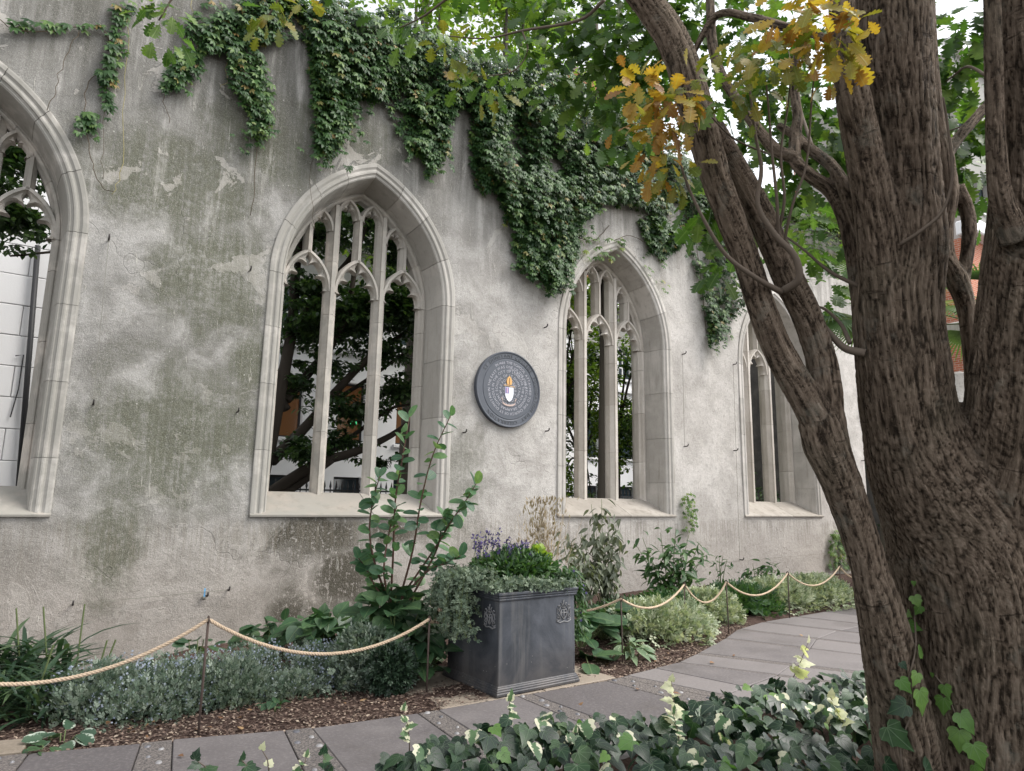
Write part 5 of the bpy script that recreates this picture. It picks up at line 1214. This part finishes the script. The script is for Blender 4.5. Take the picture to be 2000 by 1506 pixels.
leggy('feathery_shrub', 'low grey bamboo like foliage right behind the planter', [(1100,1060),(1115,1075),(1130,1070),(1150,1090),(1170,1100),(1160,1120)], (1140,1200), 7.8, 40, T_LANCE, .12, MAT_GREY, MAT_STEM, droop=-.5)
leggy('tall_weed', 'thin tall weed with seed heads by the pale pier', [(1405,1090),(1412,1086),(1420,1092),(1398,1100)], (1410,1180), 10.4, 10, T_LANCE, .1, MAT_GREEN, MAT_STEM)
# dry grass
b = DP(1050, 1130, 7.6); t = thing('dry_grass', 'clump of tall dry straw grass behind the planter', 'grass', (b[0], b[1], 0))
n = 110
for k in range(n):
    x0 = RNG.normal()*18; tip = DP(1058+x0*1.5+RNG.normal()*14, RNG.uniform(965, 1070), 7.6+RNG.normal()*.1); q0 = DP(1058+x0*.5, 1130, 7.6); q0[2] = .4
    if k < 40: obj('blade', MB().tube([q0, (q0+tip)/2+RNG.normal(size=3)*.02, tip], [.003, .0025, .0012], 4).mesh('blade'), _single.setdefault('straw', M('straw', .8).col((.45, .36, .25)).m), t)
P = np.array([DP(1060+RNG.normal()*22, RNG.uniform(975, 1090), 7.6) for _ in range(500)]); obj('seed_heads', leaf_mesh('seed', T_LANCE, P, RNG.normal(size=(500, 3))*.25+np.array([0, 0, 1]), rdir(500), RNG.uniform(.03, .07, 500)), MAT_STRAW, t, kind='stuff')

# ---------------------------------------------------------------- mulch and fallen leaves
MAT_CHIP = leaf_mat('bark_chip', [(0, (.05, .03, .024)), (.5, (.13, .085, .065)), (.8, (.24, .17, .13)), (1, (.42, .34, .26))], .9, .0)
n = 26000; x = RNG.uniform(-.6, 9.5, n); e = np.interp(x, EDX, EDY); y = e + .02 + RNG.random(n)**1.6*1.5
P = np.stack([x, y, bed_z(x, y)+.006+RNG.random(n)*.008], 1); a = RNG.uniform(0, 6.28, n)
tag(obj('bark_mulch', leaf_mesh('mulch', ribbon([.1, .3, .22, .05], .1, .1), P, np.stack([np.cos(a), np.sin(a), RNG.normal(size=n)*.2], 1), norm(rdir(n)*.35+np.array([0, 0, 1])), RNG.uniform(.012, .034, n)), MAT_CHIP), 'brown bark mulch chips over the border', 'mulch', kind='stuff')
MAT_FALL = leaf_mat('fallen_leaf', [(0, (.17, .075, .035)), (.5, (.3, .16, .08)), (1, (.42, .27, .14))], .8, .1, vein='pinnate', objrnd=True)
FME = single('fallen', T_OAK, MAT_FALL); FSP = {'dry curled oak leaf lying on the bark mulch': 46, 'dry oak leaf lying on the slate paving': 9}
for label, cnt in FSP.items():
    for k in range(cnt):
        if 'mulch' in label:
            x = RNG.uniform(1.3, 4.0) if k % 3 else RNG.uniform(5.9, 8.3); y = np.interp(x, EDX, EDY)+.08+RNG.random()*.55; z = gz(x, y)+.022
        else:
            x = RNG.uniform(2, 10); y = np.interp(x, EDX, EDY)-.1-RNG.random()*.8; z = .016
        s_ = RNG.uniform(.035, .075); o = bpy.data.objects.new('fallen_leaf', FME); COL.objects.link(o); o.location = (x, y, z); o.rotation_euler = (RNG.normal()*.25, RNG.normal()*.25, RNG.uniform(0, 6.28)); o.scale = (s_,)*3
        tag(o, label, 'leaf', label.split(' lying')[1].strip() + ' leaf litter')
# ================================================================ BEHIND THE WALL
ym = M('yard_paving', .9); ym.col(ym.mix(ym.noise(ym.pos(), 3, 5), (.12, .115, .11), (.2, .19, .18)))
obj('yard', MB().add([(-40, .95, -.3), (60, .95, -.3), (60, 60, -.3), (-40, 60, -.3)], [(0, 1, 2, 3)]).mesh('yard'), ym.m, kind='structure')
def mat_stucco(name, c, d):
    m = M(name, .9, .2); p = m.pos(); n1 = m.noise(p, .7, 5); st = m.noise(m.scale(p, (3, 3, .4)), 1, 4)
    m.col(m.mix(n1*.6+st*.4, c, d)).bump(m.noise(p, 30, 3), .2, .01); return m.m
MAT_STUC = mat_stucco('white_stucco', (.66, .66, .66), (.82, .82, .83)); MAT_GSTONE = mat_stucco('grey_stone_band', (.25, .25, .23), (.36, .35, .33)); MAT_ASH = mat_stucco('portland_ashlar', (.62, .62, .63), (.8, .79, .78))
def mat_brick(name='red_brick'):
    m = M(name, .85, .2); p = m.pos(); bt = m.n('ShaderNodeTexBrick'); x, y, z = m.xyz(p)
    m.nt.links.new(m.comb(x+y, z, 0.0).k, bt.inputs['Vector']); bt.inputs['Scale'].default_value = 1.0
    bt.inputs['Color1'].default_value = (.36, .11, .06, 1); bt.inputs['Color2'].default_value = (.46, .16, .09, 1); bt.inputs['Mortar'].default_value = (.42, .34, .28, 1)
    bt.inputs['Brick Width'].default_value = .225; bt.inputs['Row Height'].default_value = .075; bt.inputs['Mortar Size'].default_value = .008
    m.col(S(m.nt, bt.outputs[0])); return m.m
MAT_BRICK = mat_brick()
MAT_GLASS = M('window_glass', .06, .6).col((.03, .045, .055)).m; MAT_FRAME = M('white_window_paint', .5).col((.75, .75, .74)).m; MAT_DFRAME = M('dark_window_paint', .5).col((.03, .03, .032)).m
_w = M('warm_lit_interior', .12); _w.col((.085, .05, .028)); _w.emit((1.0, .38, .1), .014); MAT_LIT = _w.m
def facade(bld, m_, X0, X1, Z0, Z1, Y, holes, thick=.3):
    xs = sorted({X0, X1, *[h[0] for h in holes], *[h[1] for h in holes]}); zs = sorted({Z0, Z1, *[h[2] for h in holes], *[h[3] for h in holes]}); mb = MB()
    for a, b in zip(xs, xs[1:]):
        for c, d in zip(zs, zs[1:]):
            if any(h[0] <= a and b <= h[1] and h[2] <= c and d <= h[3] for h in holes): continue
            mb.add([(a, Y, c), (b, Y, c), (b, Y, d), (a, Y, d)], [(0, 1, 2, 3)])
    for h in holes:
        a, b, c, d = h[:4]; mb.add([(a, Y, c), (b, Y, c), (b, Y, d), (a, Y, d), (a, Y+thick, c), (b, Y+thick, c), (b, Y+thick, d), (a, Y+thick, d)], [(0, 1, 5, 4), (1, 2, 6, 5), (2, 3, 7, 6), (3, 0, 4, 7)])
    mb.add([(X0, Y, Z0), (X0, Y+8, Z0), (X0, Y+8, Z1), (X0, Y, Z1), (X1, Y, Z0), (X1, Y+8, Z0), (X1, Y+8, Z1), (X1, Y, Z1)], [(0, 1, 2, 3), (4, 5, 6, 7), (3, 2, 6, 7), (1, 5, 6, 2)])
    me = bpy.data.meshes.new('facade'); me.from_pydata(mb.v, [], mb.f); return obj('wall', me, m_, bld)
def window(bld, h, Y, lit=False, bars=(1, 2), fm=None, thick=.3):
    a, b, c, d = h[:4]; f = MB(); e = .06; y0, y1 = Y+thick-.08, Y+thick-.02
    f.box(a, a+e, y0, y1, c, d); f.box(b-e, b, y0, y1, c, d); f.box(a+e, b-e, y0, y1, c, c+e); f.box(a+e, b-e, y0, y1, d-e, d)
    for k in range(1, bars[0]+1): x = a+(b-a)*k/(bars[0]+1); f.box(x-.02, x+.02, y0+.01, y1-.005, c+e, d-e)
    for k in range(1, bars[1]+1): z = c+(d-c)*k/(bars[1]+1); f.box(a+e, b-e, y0+.013, y1-.008, z-.02, z+.02)
    w_ = obj('window', f.mesh('window'), fm or MAT_FRAME, bld)
    obj('pane', MB().add([(a+.03, y1-.03, c+.03), (b-.03, y1-.03, c+.03), (b-.03, y1-.03, d-.03), (a+.03, y1-.03, d-.03)], [(0, 1, 2, 3)]).mesh('pane'), MAT_LIT if lit else MAT_GLASS, w_)
    obj('sill', MB().box(a-.08, b+.08, Y-.08, Y+.06, c-.1, c-.004).mesh('sill', bevel=.01), MAT_STUC, w_)
# white stucco office behind the second and third windows
BY = 9.0
ofc = thing('office_building', 'white stucco office with warm lit windows seen through the tracery', 'building', (14, BY, -.3))
zb, zt = W(686, 862, BY)[2], W(686, 748, BY)[2]; x1 = W(660, 800, BY)[0]; wd = W(714, 800, BY)[0]-x1; pit = W(775, 800, BY)[0]-x1
holes = []; lits = []
for k in range(-1, 9):
    a = x1+k*pit
    holes.append((a, a+wd, zb, zt)); lits.append(k < 2)
    holes.append((a, a+wd, .55, 2.15)); lits.append(False)
    holes.append((a, a+wd, zt+1.35, zt+3.3)); lits.append(False)
cz = W(680, 488, BY)[2]
facade(ofc, MAT_STUC, x1-1.25*pit, x1+9*pit, -.3, cz-1.4, BY, holes)
for h, l in zip(holes, lits): window(ofc, h, BY, l, (1, 3) if h[2] > zt else (0, 0), MAT_FRAME if h[2] > zt else MAT_DFRAME)
X0, X1 = x1-1.25*pit, x1+9*pit
obj('grey_band', MB().box(X0, X1, BY-.04, BY+7, cz-1.39, cz).mesh('band'), MAT_GSTONE, ofc)
obj('cornice', MB().box(X0-.2, X1+.2, BY-.45, BY+.3, cz+.003, cz+.32).box(X0-.25, X1+.25, BY-.6, BY+.3, cz+.323, cz+.62).mesh('cornice', bevel=.03), MAT_STUC, ofc)
obj('attic', MB().box(X0, X1-4, BY+.6, BY+7, cz+.1, cz+3.2).mesh('attic'), MAT_BRICK, ofc)
obj('string_course', MB().box(X0, X1, BY-.12, BY+.1, zt+.8, zt+.95).mesh('course', bevel=.02), MAT_STUC, ofc)
p = W(690, 826, BY+.2); ex = thing('exit_sign', 'tiny green lit exit sign inside the office window', 'sign', (p[0], BY+.2, p[2]))
_g = M('green_lit_sign', .5); _g.col((.05, .4, .15)); _g.emit((.1, .9, .35), .25); obj('panel', MB().box(p[0]-.09, p[0]+.09, BY+.16, BY+.2, p[2]-.045, p[2]+.045).mesh('panel'), _g.m, ex)
# ashlar building behind the first window
ab = thing('stone_building', 'pale ashlar stone building seen through the first arch', 'building', (1, 7.0, -.3)); AY = 7.0
ash = []; r_ = random.Random(5); bx1 = W(150, 700, AY)[0]
obj('wall', MB().box(-9, bx1-.05, AY+.06, AY+9, -.3, 14).mesh('wall'), MAT_ASH, ab)
for row in range(18):
    z = -.3+row*.62; off = .55*(row % 2); x = bx1-6.5+off
    while x < bx1-.1:
        x2 = min(x+1.1, bx1); d_ = r_.uniform(0, .008); obj('ashlar_block', MB().box(x+.006, x2-.006, AY-d_, AY+.2, z+.006, z+.614).mesh('block', bevel=.012), MAT_ASH, ab); x = x2
rx = W(40, 700, AY-.05)[0]; cable = [W(30, 695, AY-.06), W(46, 693, AY-.06), W(36, 760, AY-.06), W(20, 815, AY-.06)]
obj('drainpipe', MB().tube([W(74, 480, AY-.12), W(36, 955, AY-.12)], .05, 8).mesh('pipe', True), MAT_DFRAME, ab)
obj('cable', MB().tube(cable, .012, 5).mesh('cable'), MAT_DFRAME, ab)
# railings along the basement area
RY = 6.2; rl = thing('iron_railing', 'black spiked iron railing in front of the white office', 'railing', (9, RY, -.3))
zr = W(640, 938, RY)[2]
obj('rail', MB().box(3.6, 17, RY-.02, RY+.02, zr-.25, zr-.21).mesh('rail'), MAT_DFRAME, rl); obj('rail', MB().box(3.6, 17, RY-.02, RY+.02, .1, .14).mesh('rail'), MAT_DFRAME, rl)
RB = MB().tube([(0, 0, 0), (0, 0, zr-.1+.3-.1)], .013, 6).tube([(0, 0, zr+.1), (0, 0, zr+.16), (0, 0, zr+.3)], [.012, .028, .002], 6).mesh('bar')
RB.materials.append(MAT_DFRAME)
for k in range(96): place('bar', RB, Matrix.Translation((3.7+k*.14, RY, -.3)), rl)
# red brick buildings and a pale block on the skyline
def skyline(name, label, mt, X0, X1, Y, Z1, cols, rows, z0, dz, w=1.3, h=1.9, cat='building'):
    b = thing(name, label, cat, ((X0+X1)/2, Y, -.3)); hs = []
    for i in range(cols):
        for j in range(rows):
            c = X0+(i+.5)*(X1-X0)/cols; hs.append((c-w/2, c+w/2, z0+j*dz, z0+j*dz+h))
    facade(b, mt, X0, X1, -.3, Z1, Y, hs)
    for q in hs: window(b, q, Y, False, (1, 1))
    obj('cornice', MB().box(X0-.3, X1+.3, Y-.4, Y+.2, Z1+.003, Z1+.5).mesh('cornice', bevel=.04), MAT_STUC, b); return b
xa, xb = W(1120, 150, 22)[0], W(1262, 150, 22)[0]
skyline('brick_building', 'red brick building rising behind the creeper topped wall', MAT_BRICK, xa, xb+.5, 22, 30, 3, 6, 6, 4.2, 1.6, 2.3)
q0, q1 = W(1828, 300, 4)[0], W(1940, 300, 4)[0]
c0, c1 = DP(1826, 200, 34), DP(1862, 200, 34)
b = skyline('brick_building', 'distant red brick tower seen between the oak stems', MAT_BRICK, c0[0], c1[0]+.8, c0[1], W(1840, 172, c0[1])[2], 1, 5, 3, 3.6, .9, 1.6)
c0, c1 = DP(1866, 200, 30), DP(1990, 200, 30)
b = skyline('concrete_block', 'pale concrete block far behind the oak', MAT_GSTONE, c0[0], c1[0]+3, c0[1], W(1880, 118, c0[1])[2], 4, 6, 2, 3.2, 1.6, 1.7)
c0, c1 = DP(1898, 560, 22), DP(1935, 560, 22)
b = skyline('brick_house', 'low red brick house behind the fan palm', MAT_BRICK, c0[0], c1[0]+3, c0[1], W(1905, 470, c0[1])[2], 2, 2, 3, 3, .9, 1.5)
# return wall of the ruin beyond the oak
rw = thing('ruined_wall', 'broken pale church wall stub glimpsed between the oak stems', 'wall', (19.5, -4.6, -.3))
c = DP(1875, 850, 13.5); me = MB(); 
prof = [(-1.3, 0), (1.6, 0), (1.6, 4.5), (1.1, 4.9), (.6, 4.4), (.2, 4.7), (-.3, 4.6), (-.8, 3.9), (-1.3, 3.6)]
tdir = np.array([.84, -.54]); nd = np.array([.54, .84]); vs = [(c[0]+tdir[0]*a+nd[0]*k, c[1]+tdir[1]*a+nd[1]*k, z-.3) for k in (0, .7) for a, z in prof]; n_ = len(prof)
obj('masonry', me.add(vs, [tuple(range(n_)), tuple(range(n_, 2*n_))] + [(i, (i+1) % n_, n_+(i+1) % n_, n_+i) for i in range(n_)]).mesh('stub', bevel=.04), MAT_WALL, rw)
cp = DP(1905, 640, 13.6); obj('capstone', MB().box(cp[0]-.35, cp[0]+.35, cp[1]-.3, cp[1]+.5, cp[2]-.25, cp[2]+.12).mesh('cap', bevel=.04), MAT_STONE, rw)

# ================================================================ TREES BEHIND
MAT_DBARK = M('dark_bark', .9, .15).col((.05, .042, .034)).m; MAT_GBARK = M('grey_bark', .9, .15).col((.09, .08, .065)).m
def tree(name, label, limbs, clusters, m_, bark, sz, base, tmpl=T_TREE, flat=.6, droop=.25, cat='tree', per=None):
    t = thing(name, label, cat, base)
    mb = MB()
    for L in limbs:
        P, R_ = smooth_path([q[0] for q in L], [q[1] for q in L], 5); mb.tube(P, R_, 9)
    obj('trunk', mb.mesh('trunk', True), bark, t)
    PP, DD, NN = [], [], []
    for c, r_, n in clusters:
        k = max(1, n//26)*(4 if name == 'spreading_tree' else 1); cs, v = blob_pts(c, r_, k, -1, .8)
        for q in cs:                                    # flat twig sprays
            a = RNG.uniform(0, 6.28); ax = np.array([math.cos(a), math.sin(a), -droop*RNG.random()]); m2 = 26
            u = RNG.uniform(-.5, .5, m2)*np.mean(r_)*.55; w_ = RNG.normal(size=(m2, 3))*np.mean(r_)*np.array([.14, .14, .14*(1-flat)])
            PP.append(q+u[:, None]*ax+w_); DD.append(ax*np.sign(RNG.normal(size=m2))[:, None]+rdir(m2)*.8+np.array([0, 0, -droop])); NN.append(norm(rdir(m2)*(.6-.3*flat)+np.array([0, 0, 1.])))
    P = np.vstack(PP); obj('crown', leaf_mesh('crown', tmpl, P, np.vstack(DD), np.vstack(NN), RNG.uniform(.7, 1.3, len(P))*sz), m_, t, kind='stuff'); return t
MAT_TDARK = leaf_mat('dark_tree_leaf', [(0, (.018, .045, .016)), (.6, (.04, .085, .026)), (1, (.08, .14, .04))], .5, .3)
MAT_TLIME = leaf_mat('bright_tree_leaf', [(0, (.07, .14, .015)), (.5, (.13, .22, .028)), (1, (.24, .33, .055))], .5, .45)
MAT_TMID = leaf_mat('mid_tree_leaf', [(0, (.025, .06, .015)), (.5, (.05, .11, .022)), (1, (.1, .16, .04))], .5, .35)
YT = 3.2
def L(pts, r0, r1, Y=YT): return [(W(x, y, Y+.35*math.sin(k*1.7)), r) for k, ((x, y), r) in enumerate(zip(pts, np.linspace(r0, r1, len(pts))))]
tree('spreading_tree', 'dark spreading tree with heavy low limbs behind the second window', [
    L([(430,1060),(490,985),(520,900),(548,760),(570,640),(578,520),(595,420),(620,330)], 0.136, 0.075), L([(470,1010),(540,955),(620,905),(700,880),(780,840),(860,770)], 0.136, 0.038), L([(530,900),(600,830),(660,760),(720,700),(790,650),(850,600)], 0.116, 0.030),
    L([(560,780),(610,720),(650,670),(680,600),(700,480),(720,400)], 0.095, 0.030), L([(575,640),(640,560),(700,480),(720,380),(740,300)], 0.095, 0.038), L([(640,790),(720,740),(790,690),(830,670)], 0.048, 0.022), L([(480,990),(560,960),(620,920),(650,900)], 0.095, 0.045),
    L([(560,800),(500,700),(430,640),(300,600),(100,440),(0,380)], 0.082, 0.030), L([(300,600),(150,500),(20,500)], 0.034, 0.015), L([(620,905),(690,850),(760,800),(800,790)], 0.054, 0.022)],
    [(W(680,620,YT), (1.0, .8, .55), 1300), (W(590,640,YT), (.6, .8, .5), 500), (W(780,600,YT), (.9, .8, .8), 1300), (W(690,800,YT), (.9, .7, .25), 420), (W(600,450,YT), (.9, .9, .5), 700), (W(780,760,YT), (.6, .7, .3), 420), (W(590,880,YT), (.6, .7, .25), 260), (W(700,420,YT), (1.1, 1, .6), 700), (W(30,420,YT), (.7, .7, .5), 420), (W(20,300,YT), (.7, .7, .6), 500), (W(780,480,YT), (.6, .6, .5), 400), (W(560,740,YT), (.4, .5, .3), 200), (W(640,720,YT), (.6, .6, .25), 240), (W(740,690,YT), (.7, .7, .25), 300), (W(660,860,YT), (.7, .6, .18), 160), (W(610,560,YT), (.5, .6, .35), 260), (W(740,900,YT), (.6, .5, .14), 90)],
    MAT_TDARK, MAT_DBARK, .115, tuple(W(430, 1060, YT)*np.array([1, 1, 0])+np.array([0, 0, -.3])), flat=.75)
def simple(name, label, x, y, z0, h_, r_, n, m_, sz, sub=7, bark=None, tmpl=T_TREE, cat='tree', flat=.3, rz=1.0):
    limbs = [[((x, y, z0), r_*.07), ((x+.1, y, z0+h_*.45), r_*.05), ((x, y+.1, z0+h_*.9), r_*.02)]]; cl = []
    for k in range(sub):
        v = rdir(1)[0]; c = np.array([x, y, z0+h_*.66])+v*np.array([r_*.6, r_*.6, h_*.25*rz]); cl.append((c, (r_*.55, r_*.55, r_*.5), n//sub)); limbs.append([((x+.05, y, z0+h_*.4), r_*.03), (tuple((c+np.array([x, y, z0+h_*.5]))/2), r_*.02), (tuple(c), r_*.008)])
    return tree(name, label, limbs, cl, m_, bark or MAT_GBARK, sz, (x, y, z0), tmpl, flat, .25, cat)
p = DP(990, 60, 19); simple('bright_tree', 'bright yellow green tree rising over the creeper wall', p[0], p[1], -.3, p[2]+3.2, 3.3, 17000, MAT_TLIME, .16, 16)
p = DP(830, -20, 17); simple('bright_tree', 'mid green tree crown above the dark creeper mass', p[0], p[1], -.3, p[2]+3.5, 2.6, 10000, MAT_TLIME, .15, 12)
p = DP(1170, 60, 16); simple('street_tree', 'dark green tree crown in front of the brick building', p[0], p[1], -.3, p[2]+2.5, 1.9, 5200, MAT_TMID, .14, 9)
for x0, yy, Y, h_, r_, n, label in [(1085, 820, 4.2, 8.6, 1.5, 8000, 'leafy evergreen filling the left light of the third window'), (1137, 900, 4.5, 7.0, 1.4, 6000, 'dark bushy evergreen behind the third window mullions'), (1200, 760, 4.0, 8.4, 1.3, 5000, 'thin leaved tree behind the right light of the third window'), (1252, 900, 3.4, 5.0, 1.0, 3200, 'dark bush low behind the third window')]:
    q = W(x0, yy, Y); simple('evergreen', label, q[0], q[1], -.3, h_, r_, n, MAT_TMID if 'dark' in label else MAT_TLIME, .12, 16, MAT_DBARK, rz=1.6, flat=.0)
for x0, yy, Y, h_, r_, n, label in [(1500, 900, 4.0, 3.0, 1.3, 1500, 'dark shrub low behind the fourth window'), (1700, 950, 2.5, 3.6, 1.3, 2200, 'dark evergreen past the end of the church wall'), (1760, 900, 4.5, 4.5, 1.6, 1800, 'tall evergreen beyond the far wall corner')]:
    q = W(x0, yy, Y); simple('evergreen', label, q[0], q[1], -.3, h_, r_, n, MAT_TDARK, .12, 8, MAT_DBARK, rz=1.4)
dw = thing('yard_wall', 'shade-coloured old masonry wall closing the yard behind the fourth window', 'wall', (24, 6, -.3)); obj('masonry', MB().box(23.5, 24.3, 1.2, 9, -.3, 7.5).mesh('m', bevel=.03), mat_stone('shade_dimmed_stone', (.05, .048, .045), (.13, .12, .11)), dw)  # dimness of the enclosed yard is painted into the grey stone colour
p = W(1600, 400, .8)
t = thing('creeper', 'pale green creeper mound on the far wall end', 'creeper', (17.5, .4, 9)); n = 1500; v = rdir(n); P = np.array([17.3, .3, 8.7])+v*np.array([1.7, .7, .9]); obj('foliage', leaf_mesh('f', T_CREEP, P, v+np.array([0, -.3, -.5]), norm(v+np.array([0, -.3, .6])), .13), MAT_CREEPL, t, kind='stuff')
# fan palm past the wall end
MAT_PALM = leaf_mat('palm_leaf', [(0, (.04, .09, .03)), (.6, (.1, .17, .05)), (1, (.22, .3, .1))], .45, .3, objrnd=True)
for x0, y0, D, s_, n, label in [(1905, 600, 12, 1.0, 24, 'fan palm beyond the oak stems'), (1702, 600, 11.5, .9, 16, 'smaller fan palm at the wall end')]:
    c = DP(x0, y0, D); t = thing('fan_palm', label, 'palm', (c[0], c[1], -.3)); obj('trunk', MB().tube([(c[0], c[1], -.3), (c[0], c[1], c[2]-.3)], [.13, .11], 10).mesh('trunk', True), MAT_GBARK, t)
    for k in range(n):
        a = k*2.4; el = RNG.uniform(-.5, .9); d = np.array([math.cos(a)*math.cos(el), math.sin(a)*math.cos(el), math.sin(el)]); e = c+d*s_*.7
        st = obj('stalk', MB().tube([c-np.array([0, 0, .3]), e], [.018, .01], 5).mesh('stalk'), MAT_STEM, t)
        leaf_objs('frond', 'palm', T_PALM, MAT_PALM, [e], np.array([d+np.array([0, 0, -.25])]), np.array([np.array([0, -.3, 1.])+d*.2]), [s_*.75], t)
